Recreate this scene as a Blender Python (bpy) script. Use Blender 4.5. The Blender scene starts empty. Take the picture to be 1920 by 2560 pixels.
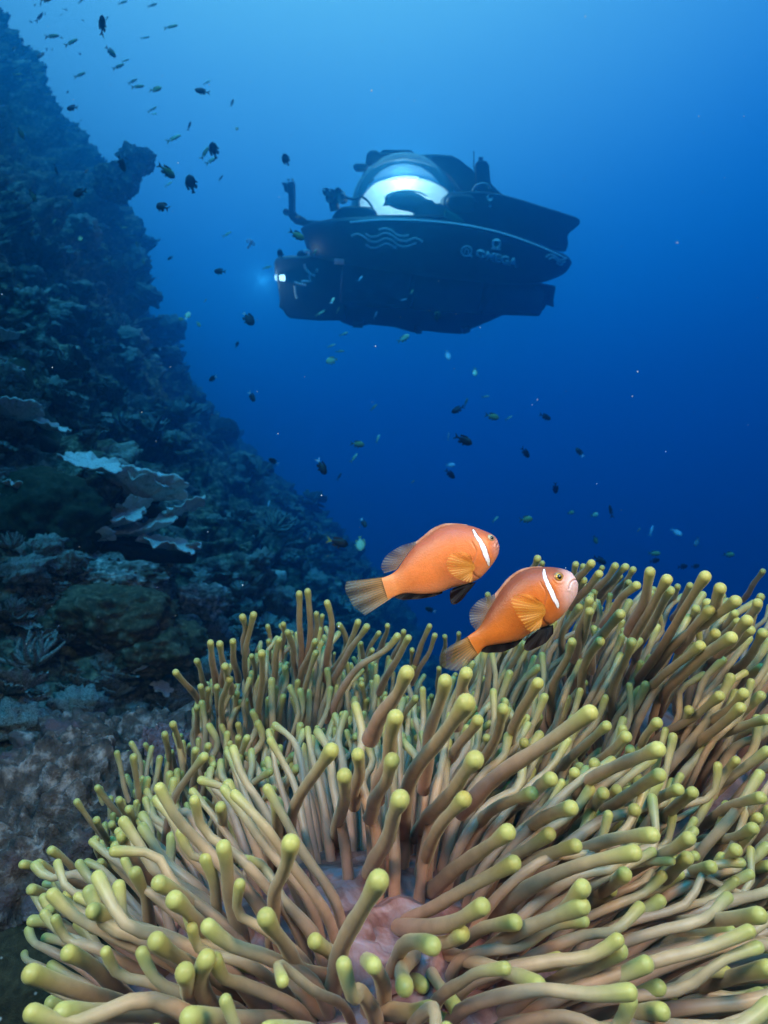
import bpy, bmesh, math, random
import numpy as np
from mathutils import Vector, Matrix

random.seed(7)
RNG = np.random.default_rng(11)
scn = bpy.context.scene
C = scn.collection

# ------------------------------------------------------------------ camera
TH = math.radians(5.0)               # the camera looks slightly upwards
FPX = 0.6516 * 2560                  # focal length in photo pixels
cam_d = bpy.data.cameras.new('camera')
cam = bpy.data.objects.new('camera', cam_d)
C.objects.link(cam)
cam.location = (0, 0, 0)
cam.rotation_euler = (math.radians(90) + TH, 0, 0)
cam_d.sensor_fit = 'VERTICAL'
cam_d.sensor_height = 24.0
cam_d.lens = 24.0 * 0.6516
cam_d.clip_start = 0.02
cam_d.clip_end = 400
cam_d.dof.use_dof = True
cam_d.dof.focus_distance = 0.56
cam_d.dof.aperture_fstop = 8.5
scn.camera = cam

def at(px, py, d):
    """world point seen at photo pixel (px, py), d metres along the camera axis"""
    xc = (px - 960.0) / FPX
    yc = (1280.0 - py) / FPX
    return np.array([d * xc, d * (math.cos(TH) - yc * math.sin(TH)), d * (math.sin(TH) + yc * math.cos(TH))])

# ------------------------------------------------------------------ open water all round (world) and light
world = bpy.data.worlds.new('World')
scn.world = world
world.use_nodes = True
wn, wl = world.node_tree.nodes, world.node_tree.links
wn.clear()
w_out = wn.new('ShaderNodeOutputWorld')
w_bg = wn.new('ShaderNodeBackground')
w_tc = wn.new('ShaderNodeTexCoord')
w_dot = wn.new('ShaderNodeVectorMath'); w_dot.operation = 'DOT_PRODUCT'
_s = Vector((-0.06, 0.30, 0.95)).normalized()      # where the sun stands over the surface
w_dot.inputs[1].default_value = _s
w_map = wn.new('ShaderNodeMapRange')
w_map.inputs['From Min'].default_value = -1.0
w_map.inputs['From Max'].default_value = 1.0
w_ramp = wn.new('ShaderNodeValToRGB')
def ramp_set(r, stops, interp='EASE'):
    cr = r.color_ramp
    cr.interpolation = interp
    while len(cr.elements) > 1:
        cr.elements.remove(cr.elements[-1])
    cr.elements[0].position = stops[0][0]
    cr.elements[0].color = (*stops[0][1], 1)
    for p, c in stops[1:]:
        e = cr.elements.new(p)
        e.color = (*c, 1)
ramp_set(w_ramp, [(0.0, (0.0, .008, .035)), (0.45, (0.0, .008, .03)), (0.62, (0.0, .012, .04)), (0.75, (0.0, .075, .28)),
                  (0.84, (0.0, .19, .62)), (0.91, (.17, .44, .78)), (0.96, (.38, .75, .92)), (1.0, (.7, 1.0, 1.0))], 'B_SPLINE')
w_bg.inputs['Strength'].default_value = 1.25
wl.new(w_tc.outputs['Generated'], w_dot.inputs[0])
wl.new(w_dot.outputs['Value'], w_map.inputs['Value'])
wl.new(w_map.outputs['Result'], w_ramp.inputs['Fac'])
wl.new(w_ramp.outputs['Color'], w_bg.inputs['Color'])
wl.new(w_bg.outputs['Background'], w_out.inputs['Surface'])

def aim(o, target):
    d = Vector(target) - o.location
    o.rotation_euler = d.to_track_quat('-Z', 'Y').to_euler()

sun_d = bpy.data.lights.new('sun', 'SUN')
sun_d.energy = 3.2
sun_d.color = (0.13, 0.64, 1.0)        # what is left of sunlight at this depth
sun_d.angle = math.radians(25)
sun = bpy.data.objects.new('sun', sun_d)
C.objects.link(sun)
sun.location = (0, 0, 20)
_l = Vector((-0.10, -0.62, 0.78)).normalized()
aim(sun, Vector((0, 0, 20)) - _l)

# the photographer's two strobes, on arms either side of the camera
def strobe(loc, target, energy):
    d = bpy.data.lights.new('strobe', 'SPOT')
    d.energy = energy
    d.color = (1.0, 0.82, 0.64)
    d.spot_size = math.radians(105)
    d.spot_blend = 1.0
    d.shadow_soft_size = 0.10
    o = bpy.data.objects.new('strobe', d)
    C.objects.link(o)
    o.location = loc
    aim(o, target)
strobe((-0.36, 0.0, 0.26), (-0.07, 0.62, -0.20), 19.5)
strobe((0.40, 0.0, 0.30), (0.12, 0.62, -0.16), 23.5)

scn.view_settings.view_transform = 'Standard'
scn.view_settings.look = 'None'
scn.view_settings.exposure = 0.0
scn.view_settings.gamma = 1.0
cy = scn.cycles
cy.use_denoising = True
cy.max_bounces = 6
cy.diffuse_bounces = 2
cy.glossy_bounces = 2
cy.transmission_bounces = 4
cy.transparent_max_bounces = 16
cy.volume_bounces = 2
cy.sample_clamp_indirect = 4.0
cy.caustics_reflective = False
cy.caustics_refractive = False

HAZE_D = 0.104
def build_haze():
    me = bpy.data.meshes.new('haze')
    bm = bmesh.new()
    bmesh.ops.create_cube(bm, size=1.0)
    bm.to_mesh(me); bm.free()
    o = bpy.data.objects.new('haze', me)
    C.objects.link(o)
    o.scale = (44, 46, 28)
    o.location = (0, 17, -4.5)
    o['kind'] = 'stuff'; o['label'] = 'clear blue sea water that fades far things'
    m = bpy.data.materials.new('sea_haze')
    m.use_nodes = True
    n, l = m.node_tree.nodes, m.node_tree.links
    n.clear()
    out = n.new('ShaderNodeOutputMaterial')
    v = n.new('ShaderNodeVolumePrincipled')
    v.inputs['Color'].default_value = (0.02, 0.27, 0.52, 1)
    v.inputs['Density'].default_value = HAZE_D
    v.inputs['Anisotropy'].default_value = 0.82
    v.inputs['Absorption Color'].default_value = (0.0, 0.35, 0.8, 1)
    l.new(v.outputs['Volume'], out.inputs['Volume'])
    me.materials.append(m)

# ================================================================== helpers
def link(o, parent=None):
    C.objects.link(o)
    if parent is not None:
        o.parent = parent
    return o

def tag(o, label=None, cat=None, group=None, kind=None):
    if label: o['label'] = label
    if cat: o['category'] = cat
    if group: o['group'] = group
    if kind: o['kind'] = kind
    return o

def empty(name, loc=(0, 0, 0), rot=(0, 0, 0), label=None, cat=None, group=None):
    o = bpy.data.objects.new(name, None)
    C.objects.link(o)
    o.empty_display_size = 0.05
    o.location = loc
    o.rotation_euler = rot
    return tag(o, label, cat, group)

def mesh_from(name, V, F, mats, smooth=True):
    me = bpy.data.meshes.new(name)
    V = np.ascontiguousarray(V, dtype=np.float32)
    if isinstance(F, np.ndarray):
        nf, k = F.shape
        me.vertices.add(len(V)); me.vertices.foreach_set('co', V.ravel())
        me.loops.add(nf * k); me.loops.foreach_set('vertex_index', F.astype(np.int32).ravel())
        me.polygons.add(nf)
        me.polygons.foreach_set('loop_start', np.arange(0, nf * k, k, dtype=np.int32))
        me.update(calc_edges=True)
        me.validate()
    else:
        me.from_pydata([tuple(map(float, v)) for v in V], [], [list(map(int, f)) for f in F])
    me.update()
    for m in (mats if isinstance(mats, (list, tuple)) else [mats]):
        if m is not None: me.materials.append(m)
    if smooth:
        me.polygons.foreach_set('use_smooth', [True] * len(me.polygons))
    return me

def mobj(name, V, F, mats, parent=None, smooth=True):
    return link(bpy.data.objects.new(name, mesh_from(name, V, F, mats, smooth)), parent)

def set_attr(me, name, cols):
    a = me.color_attributes.new(name=name, type='FLOAT_COLOR', domain='POINT')
    c = np.ones((len(me.vertices), 4), dtype=np.float32)
    cols = np.asarray(cols, dtype=np.float32)
    c[:, :cols.shape[1]] = cols
    a.data.foreach_set('color', c.ravel())

def grid_faces(nu, nv, wrap_v=False, wrap_u=False):
    u = np.arange(nu if wrap_u else nu - 1)
    v = np.arange(nv if wrap_v else nv - 1)
    U, W = np.meshgrid(u, v, indexing='ij')
    U2, W2 = (U + 1) % nu, (W + 1) % nv
    return np.stack([U * nv + W, U2 * nv + W, U2 * nv + W2, U * nv + W2], -1).reshape(-1, 4)

_G = None
def pnoise(P, seed=0):
    """gradient noise, vectorised; P is (n, 3)"""
    P = np.asarray(P, dtype=np.float64)
    Pi = np.floor(P).astype(np.int64)
    f = P - Pi
    u = f * f * f * (f * (f * 6 - 15) + 10)
    out = np.zeros(len(P))
    for dx in (0, 1):
        wx = u[:, 0] if dx else 1 - u[:, 0]
        for dy in (0, 1):
            wy = u[:, 1] if dy else 1 - u[:, 1]
            for dz in (0, 1):
                wz = u[:, 2] if dz else 1 - u[:, 2]
                h = ((Pi[:, 0] + dx) * 374761393 + (Pi[:, 1] + dy) * 668265263 + (Pi[:, 2] + dz) * 2147483647 + seed * 1274126177) & 0xffffffff
                h = ((h ^ (h >> 13)) * 1274126177) & 0xffffffff
                h = h ^ (h >> 16)
                a = (h & 1023) * (2 * math.pi / 1024)
                b = ((h >> 10) & 1023) / 511.5 - 1
                r = np.sqrt(np.maximum(0, 1 - b * b))
                g = (np.cos(a) * r) * (f[:, 0] - dx) + (np.sin(a) * r) * (f[:, 1] - dy) + b * (f[:, 2] - dz)
                out += wx * wy * wz * g
    return out * 1.5

def fbm(P, octv=4, seed=0, gain=0.5, ridged=False):
    a, s, out = 1.0, 1.0, 0.0
    for k in range(octv):
        n = pnoise(np.asarray(P) * s, seed + k * 17)
        if ridged: n = 1 - 2 * np.abs(n)
        out = out + a * n
        a *= gain; s *= 2.03
    return out

def sstep(a, b, x):
    t = np.clip((x - a) / (b - a), 0, 1)
    return t * t * (3 - 2 * t)

def catmull(P, n):
    """smooth curve through the points P, n samples spaced evenly"""
    P = np.asarray(P, dtype=float)
    if len(P) == 2:
        t = np.linspace(0, 1, n)[:, None]
        return P[0] * (1 - t) + P[1] * t
    Q = np.vstack([2 * P[0] - P[1], P, 2 * P[-1] - P[-2]])
    out = []
    for i in range(1, len(Q) - 2):
        t = np.linspace(0, 1, 24, endpoint=False)[:, None]
        p0, p1, p2, p3 = Q[i - 1], Q[i], Q[i + 1], Q[i + 2]
        out.append(0.5 * (2 * p1 + (p2 - p0) * t + (2 * p0 - 5 * p1 + 4 * p2 - p3) * t ** 2 + (3 * p1 - p0 - 3 * p2 + p3) * t ** 3))
    out = np.vstack(out + [P[-1:]])
    d = np.r_[0, np.cumsum(np.linalg.norm(np.diff(out, axis=0), axis=1))]
    s = np.linspace(0, d[-1], n)
    return np.stack([np.interp(s, d, out[:, k]) for k in range(out.shape[1])], -1)

def tube_arrays(path, rad, sides=12, cap=True, squash=None):
    """rings round a path: V, F(list of quads array), frames by parallel transport"""
    path = np.asarray(path, dtype=float)
    n = len(path)
    rad = np.broadcast_to(np.asarray(rad, dtype=float), (n,))
    T = np.gradient(path, axis=0)
    T /= np.linalg.norm(T, axis=1)[:, None] + 1e-12
    a = np.array([0, 0, 1.0]) if abs(T[0][2]) < 0.9 else np.array([1.0, 0, 0])
    N = np.cross(T[0], a); N /= np.linalg.norm(N)
    Ns = [N]
    for i in range(1, n):
        N = Ns[-1] - T[i] * np.dot(Ns[-1], T[i])
        Ns.append(N / (np.linalg.norm(N) + 1e-12))
    Ns = np.array(Ns)
    B = np.cross(T, Ns)
    ang = np.linspace(0, 2 * math.pi, sides, endpoint=False)
    ring = Ns[:, None, :] * np.cos(ang)[None, :, None] + B[:, None, :] * np.sin(ang)[None, :, None]
    V = path[:, None, :] + ring * rad[:, None, None]
    F = grid_faces(n, sides, wrap_v=True)
    return V.reshape(-1, 3), F

def tube(name, path, r, mat, parent=None, sides=10, n=None):
    P = catmull(path, n or max(6, 6 * len(path)))
    V, F = tube_arrays(P, r, sides)
    ns = sides
    Fl = F.tolist() + [list(range(ns))[::-1], list(range(len(V) - ns, len(V)))]
    return mobj(name, V, Fl, mat, parent)

def bevel_obj(o, w, seg=2):
    m = o.modifiers.new('bevel', 'BEVEL')
    m.width = w; m.segments = seg; m.limit_method = 'ANGLE'; m.angle_limit = math.radians(35)
    return o

def prism(name, poly, y0, y1, mat, parent=None, bev=0.02, inset=0.0, smooth=False):
    """an outline in the x-z plane given thickness from y0 to y1"""
    a = sum(poly[i][0] * poly[(i + 1) % len(poly)][1] - poly[(i + 1) % len(poly)][0] * poly[i][1] for i in range(len(poly)))
    if a < 0: poly = poly[::-1]
    n = len(poly)
    V = [(x, y0, z) for x, z in poly] + [(x, y1, z) for x, z in poly]
    F = [list(range(n)), list(range(2 * n - 1, n - 1, -1))]
    F += [[i, n + i, n + (i + 1) % n, (i + 1) % n] for i in range(n)]
    o = mobj(name, V, F, mat, parent, smooth=smooth)
    if bev: bevel_obj(o, bev, 3)
    return o

# ------------------------------------------------------------------ materials
def new_mat(name, base=(0.5, 0.5, 0.5), rough=0.6, metal=0.0, spec=0.5):
    m = bpy.data.materials.new(name)
    m.use_nodes = True
    b = m.node_tree.nodes['Principled BSDF']
    b.inputs['Base Color'].default_value = (*base, 1)
    b.inputs['Roughness'].default_value = rough
    b.inputs['Metallic'].default_value = metal
    b.inputs['Specular IOR Level'].default_value = spec
    return m, m.node_tree.nodes, m.node_tree.links, b

def tex_noise(n, l, vec, scale, detail=5, rough=0.55, dist=0.0):
    t = n.new('ShaderNodeTexNoise')
    t.inputs['Scale'].default_value = scale
    t.inputs['Detail'].default_value = detail
    t.inputs['Roughness'].default_value = rough
    t.inputs['Distortion'].default_value = dist
    if vec is not None: l.new(vec, t.inputs['Vector'])
    return t

def ramp(n, l, fac, stops, interp='LINEAR'):
    r = n.new('ShaderNodeValToRGB')
    ramp_set(r, stops, interp)
    if fac is not None: l.new(fac, r.inputs['Fac'])
    return r

def mixc(n, l, fac, a, b, mode='MIX'):
    m = n.new('ShaderNodeMix'); m.data_type = 'RGBA'; m.blend_type = mode
    for sock, val in ((m.inputs['Factor'], fac), (m.inputs['A'], a), (m.inputs['B'], b)):
        if isinstance(val, (int, float)): sock.default_value = val
        elif isinstance(val, tuple): sock.default_value = (*val, 1)
        else: l.new(val, sock)
    return m.outputs['Result']

def bump(n, l, height, b, strength=0.5, dist=0.01):
    k = n.new('ShaderNodeBump')
    k.inputs['Strength'].default_value = strength
    k.inputs['Distance'].default_value = dist
    l.new(height, k.inputs['Height'])
    l.new(k.outputs['Normal'], b.inputs['Normal'])
    return k

def coords(n, kind='Object'):
    return n.new('ShaderNodeTexCoord').outputs[kind]

# ================================================================== the reef slope
RN = np.array([0.819, 0.0, 0.574])         # outward normal of the slope
RE = np.array([-0.574, 0.0, 0.819])        # up the slope
R0 = -0.72

def reef_disp(Y, W):
    """displacement of the reef face along RN, and how much a spot is the rim of a ledge"""
    P = R0 * RN[None, :] + W[:, None] * RE[None, :]
    P[:, 1] = Y
    w = W / (Y + 0.55)
    hi = sstep(0.50, 0.64, w)
    far = sstep(2.0, 7.5, Y) * hi + sstep(3.0, 18.0, Y) * (1 - hi)
    fade = sstep(17.0, 26.0, Y) * hi + sstep(30.0, 42.0, Y) * (1 - hi)
    D = hi * (-0.26 * sstep(1.8, 4.5, Y) + 0.74 * sstep(9.5, 14.0, Y)) + (1 - hi) * 0.42 * far + (0.10 + 0.30 * far) * fbm(P * 0.42 + 3.1, 3, 1)
    D -= 0.075 * np.clip(Y - 1.8, 0, 30) * (1 - hi) * sstep(-0.05, 0.38, w)
    D += (0.05 + 0.18 * far) * fbm(P * 1.35, 3, 5, 0.55)
    def g(px, py, Yc, amp, s, s2=None):
        q = at(px, py, 1.0); q = q / q[1] * Yc
        w0 = float(np.dot(q, RE))
        return amp * np.exp(-((W - w0) / s) ** 2 - ((Y - Yc) / (s2 or s * 1.8)) ** 2)
    D += g(310, 470, 11.5, 0.50, 0.6) + g(265, 600, 11.5, .35, .8)
    D += g(60, 170, 14.0, 0.25, 1.3) + g(130, 330, 13.5, 0.15, 1.0)
    D -= g(130, 1150, 2.3, 0.18, 0.22) + g(250, 1450, 1.9, 0.12, .2)
    z = W * RE[2] + (R0 + D) * RN[2]
    q = P.copy(); q[:, 2] = z
    def billow(sc, sd, o=3):
        return 1 - fbm(q * sc, o, sd, 0.5, ridged=True)
    def ledge(h, amp, sc, sd, sharp=0.80, cut=0.25):
        f = z / h + 2.2 * pnoise(q * sc + 9.2, sd) + 0.5 * pnoise(q * sc * 3.7, sd + 3)
        fr = f - np.floor(f)
        s_ = np.where(fr < sharp, 1 - fr / sharp, (fr - sharp) / (1 - sharp))
        m = np.clip(-cut + 2.2 * pnoise(q * sc * 1.3 + 4.4, sd + 7), 0, 1)
        return amp * s_ * m, s_ * m
    l1, c1 = ledge(0.50, 0.26, 0.8, 31, cut=0.0)
    l2, c2 = ledge(0.17, 0.11, 2.0, 37, cut=0.15)
    D += l1 + l2 * (1 + 0.6 * far)
    b1 = billow(1.7, 91, 2); b2 = billow(5.2, 93, 3); b3 = billow(17.0, 95, 2)
    D += 0.10 * (1 + far) * (b1 - 1) + 0.055 * (b2 - 1) + 0.016 * (b3 - 1)
    pit = np.clip(pnoise(q * 3.1 + 2.2, 97) - 0.22, 0, 1)
    D -= 0.38 * pit
    D += 0.008 * fbm(q * 40.0, 2, 61, 0.6, ridged=True)
    D -= 6.0 * fade ** 1.5
    # keep clear of the lens and of the anemones
    near = 1 - sstep(0.7, 1.6, Y)
    D = np.where(D > 0.22, D - near * (D - 0.22), D)
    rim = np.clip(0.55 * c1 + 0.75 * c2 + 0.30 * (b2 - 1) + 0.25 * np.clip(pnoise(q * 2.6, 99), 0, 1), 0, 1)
    return D, rim

def reef_point(px, py, tmin=0.5):
    """where the sight line of a photo pixel first meets the reef face"""
    d = at(px, py, 1.0)
    t = np.geomspace(tmin, 30, 500)
    P = d[None, :] * t[:, None]
    W = P @ RE
    s = P @ RN - R0 - reef_disp(P[:, 1], W)[0]
    k = np.where(s < 0)[0]
    if len(k) == 0: return None
    i = max(k[0], 1)
    a = s[i - 1] / (s[i - 1] - s[i] + 1e-9)
    return P[i - 1] * (1 - a) + P[i] * a

def mat_reef():
    m, n, l, b = new_mat('reef_rock_crust', rough=0.85, spec=0.2)
    co = coords(n, 'Object')
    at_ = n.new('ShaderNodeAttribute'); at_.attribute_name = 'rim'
    n1 = tex_noise(n, l, co, 2.2, 6, 0.6)
    n2 = tex_noise(n, l, co, 17.0, 6, 0.65)
    n3 = tex_noise(n, l, co, 70.0, 4, 0.6)
    base = ramp(n, l, n2.outputs['Fac'], [(0.28, (0.010, 0.010, 0.009)), (0.44, (0.06, 0.06, 0.05)), (0.56, (0.20, 0.22, 0.19)), (0.70, (0.55, 0.60, 0.55))])
    tint = ramp(n, l, n1.outputs['Fac'], [(0.32, (0.45, 0.38, 0.22)), (0.48, (0.9, 0.9, 0.7)), (0.60, (0.75, 0.62, 0.68)), (0.72, (1.0, 1.0, 0.9))])
    c = mixc(n, l, 1.0, base.outputs['Color'], tint.outputs['Color'], 'MULTIPLY')
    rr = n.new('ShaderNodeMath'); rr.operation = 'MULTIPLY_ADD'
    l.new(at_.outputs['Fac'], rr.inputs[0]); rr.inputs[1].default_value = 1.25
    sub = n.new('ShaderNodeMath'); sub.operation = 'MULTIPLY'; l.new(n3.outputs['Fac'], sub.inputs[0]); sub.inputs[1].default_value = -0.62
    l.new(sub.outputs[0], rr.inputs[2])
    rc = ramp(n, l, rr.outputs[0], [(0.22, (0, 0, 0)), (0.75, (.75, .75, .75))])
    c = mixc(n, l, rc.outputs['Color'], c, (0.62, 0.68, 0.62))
    l.new(c, b.inputs['Base Color'])
    add = n.new('ShaderNodeMath'); l.new(n2.outputs['Fac'], add.inputs[0]); l.new(n3.outputs['Fac'], add.inputs[1])
    bump(n, l, add.outputs[0], b, 0.9, 0.03)
    return m
M_REEF = mat_reef()

def build_reef():
    nu, nv = 860, 760
    Yg = np.geomspace(0.55, 44.0, nu) - 0.30
    wg = np.linspace(-0.95, 1.28, nv)
    Y, w = np.meshgrid(Yg, wg, indexing='ij')
    W = w * (Y + 0.55) - 0.12
    Yf, Wf = Y.ravel(), W.ravel()
    D, rim = reef_disp(Yf, Wf)
    V = (R0 + D)[:, None] * RN + Wf[:, None] * RE
    V[:, 1] = Yf
    # ledges also wander along the slope, so their edges are ragged
    V[:, 1] += 0.03 * pnoise(V * 3.0 + 7, 71) * np.clip(Yf, 0, 3)
    o = mobj('reef', V, grid_faces(nu, nv)[:, ::-1], M_REEF)
    set_attr(o.data, 'rim', np.stack([rim, rim, rim], -1))
    tag(o, kind='structure')
    # the sea bed far below, reaching out under the open water
    s = 18
    g = np.linspace(-20, 20, 90)
    X, Y2 = np.meshgrid(g, np.linspace(-4, 38, 90), indexing='ij')
    Q = np.stack([X.ravel(), Y2.ravel(), np.zeros(X.size)], -1)
    Q[:, 2] = -15.5 - 0.15 * Q[:, 0] + 1.2 * fbm(Q * 0.2, 4, 81)
    b = mobj('sea_bed', Q, grid_faces(90, 90), M_REEF)
    tag(b, kind='structure')
build_reef()

# ================================================================== sea anemones
def mat_tentacle():
    m, n, l, b = new_mat('anemone_tentacle', rough=0.42, spec=0.35)
    a = n.new('ShaderNodeAttribute'); a.attribute_name = 'tv'       # r: nearness to the tip, g: along the length, b: individual, plus water-haze grey painted on far ones
    sp = n.new('ShaderNodeSeparateColor'); l.new(a.outputs['Color'], sp.inputs['Color'])
    shaft = ramp(n, l, sp.outputs['Green'], [(0.0, (0.46, 0.20, 0.14)), (0.25, (0.46, 0.235, 0.15)), (0.50, (0.46, 0.28, 0.165)), (0.80, (0.45, 0.33, 0.18)), (1.0, (0.43, 0.36, 0.16))])
    grey = ramp(n, l, sp.outputs['Green'], [(0.0, (0.42, 0.25, 0.20)), (0.5, (0.38, 0.30, 0.22)), (1.0, (0.37, 0.36, 0.21))])
    c = mixc(n, l, sp.outputs['Blue'], shaft.outputs['Color'], grey.outputs['Color'])
    tipc = mixc(n, l, sp.outputs['Blue'], (0.44, 0.42, 0.115), (0.34, 0.38, 0.125))
    f = ramp(n, l, sp.outputs['Red'], [(0.0, (0, 0, 0)), (0.40, (.10, .10, .10)), (0.66, (0.42, 0.42, 0.42)), (0.86, (.88, .88, .88)), (1.0, (1, 1, 1))], 'EASE')
    c = mixc(n, l, f.outputs['Color'], c, tipc)
    co = coords(n)
    ns = tex_noise(n, l, co, 60, 3)
    nr = ramp(n, l, ns.outputs['Fac'], [(0.35, (0.86, 0.86, 0.86)), (0.65, (1.1, 1.1, 1.1))])
    c = mixc(n, l, 1.0, c, nr.outputs['Color'], 'MULTIPLY')
    l.new(c, b.inputs['Base Color'])
    b.inputs['Subsurface Weight'].default_value = 0.5
    b.inputs['Subsurface Radius'].default_value = (1.0, 0.75, 0.35)
    b.inputs['Subsurface Scale'].default_value = 0.006
    b.inputs['Sheen Weight'].default_value = 0.18
    b.inputs['Sheen Roughness'].default_value = 0.4
    b.inputs['Sheen Tint'].default_value = (0.95, 1.0, 0.6, 1)
    n4 = tex_noise(n, l, co, 420, 2)
    bump(n, l, n4.outputs['Fac'], b, 0.12, 0.0006)
    return m
M_TENT = mat_tentacle()

def mat_disc():
    m, n, l, b = new_mat('anemone_disc', rough=0.5, spec=0.4)
    co = coords(n)
    a = tex_noise(n, l, co, 26, 5, 0.6, 1.0)
    r = ramp(n, l, a.outputs['Fac'], [(0.30, (0.12, 0.04, 0.035)), (0.46, (0.26, 0.115, 0.10)), (0.56, (0.34, 0.21, 0.22)), (0.68, (0.25, 0.23, 0.29))])
    l.new(r.outputs['Color'], b.inputs['Base Color'])
    b.inputs['Subsurface Weight'].default_value = 0.25
    b.inputs['Subsurface Scale'].default_value = 0.01
    k = tex_noise(n, l, co, 90, 3)
    bump(n, l, k.outputs['Fac'], b, 0.5, 0.003)
    return m
M_DISC = mat_disc()

def tentacle_arrays(path, R, rnd, sides=14, n=26, taper=1.0, bulb=1.0):
    """path runs from base to tip; R is the radius of the bulb at the tip"""
    P = catmull(path, n)
    # rings sit closer together towards the tip so that the bulb is round
    L = np.r_[0, np.cumsum(np.linalg.norm(np.diff(P, axis=0), axis=1))]
    tot = L[-1]
    bl = min(3.2 * R, tot * 0.4)
    s1 = np.linspace(0, tot - bl, n - 11, endpoint=False)
    s2 = tot - bl + (bl - R) * np.linspace(0, 1, 5, endpoint=False)
    s3 = tot - R + R * np.sin(np.linspace(0, math.pi / 2, 6))
    s = np.r_[s1, s2, s3]
    Q = np.stack([np.interp(s, L, P[:, k]) for k in range(3)], -1)
    u = (tot - s) / R                                   # distance from the tip in bulb radii
    neck = 0.75 + 0.09 * math.sin(rnd * 40)
    body = neck + ((1.18 + 0.18 * math.sin(rnd * 17)) * taper - neck) * np.clip(1 - s / max(tot - bl, 1e-6), 0, 1) ** 0.9
    r = body + (1 - body) * sstep(6.5, 1.3, u) * bulb
    r = np.where(u < 1.0, r * np.sqrt(np.clip(1 - (1 - u) ** 2, 0.0004, 1)), r)
    r *= 1 + (0.045 * np.sin(s / R * 0.55 + rnd * 30) + 0.02 * np.sin(s / R * 1.7 + rnd * 11)) * sstep(2.5, 5, u)
    V, F = tube_arrays(Q, r * R, sides)
    m = len(Q)
    g = np.clip(s / tot, 0, 1)
    near = np.clip(1 - u / 9.0, 0, 1)
    col = np.stack([np.repeat(near, sides), np.repeat(g, sides), np.full(m * sides, (rnd * 7.3) % 1.0)], -1)
    return V, F, col

def ray_ellipsoid(px, py, E):
    c, r = E
    d = at(px, py, 1.0)
    A = np.sum((d / r) ** 2); B = -2 * np.sum(d * c / r ** 2); K = np.sum((c / r) ** 2) - 1
    q = B * B - 4 * A * K
    if q < 0:
        return None
    return (-B - math.sqrt(q)) / (2 * A)

# the mounds the tentacles grow from: centre and radii
E_FRONT = (np.array([0.00, 0.58, -0.43]), np.array([0.27, 0.21, 0.20]))
E_LEFT = (np.array([-0.125, 0.94, -0.36]), np.array([0.17, 0.17, 0.15]))
E_RIGHT = (np.array([0.39, 0.84, -0.37]), np.array([0.35, 0.27, 0.26]))

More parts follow.
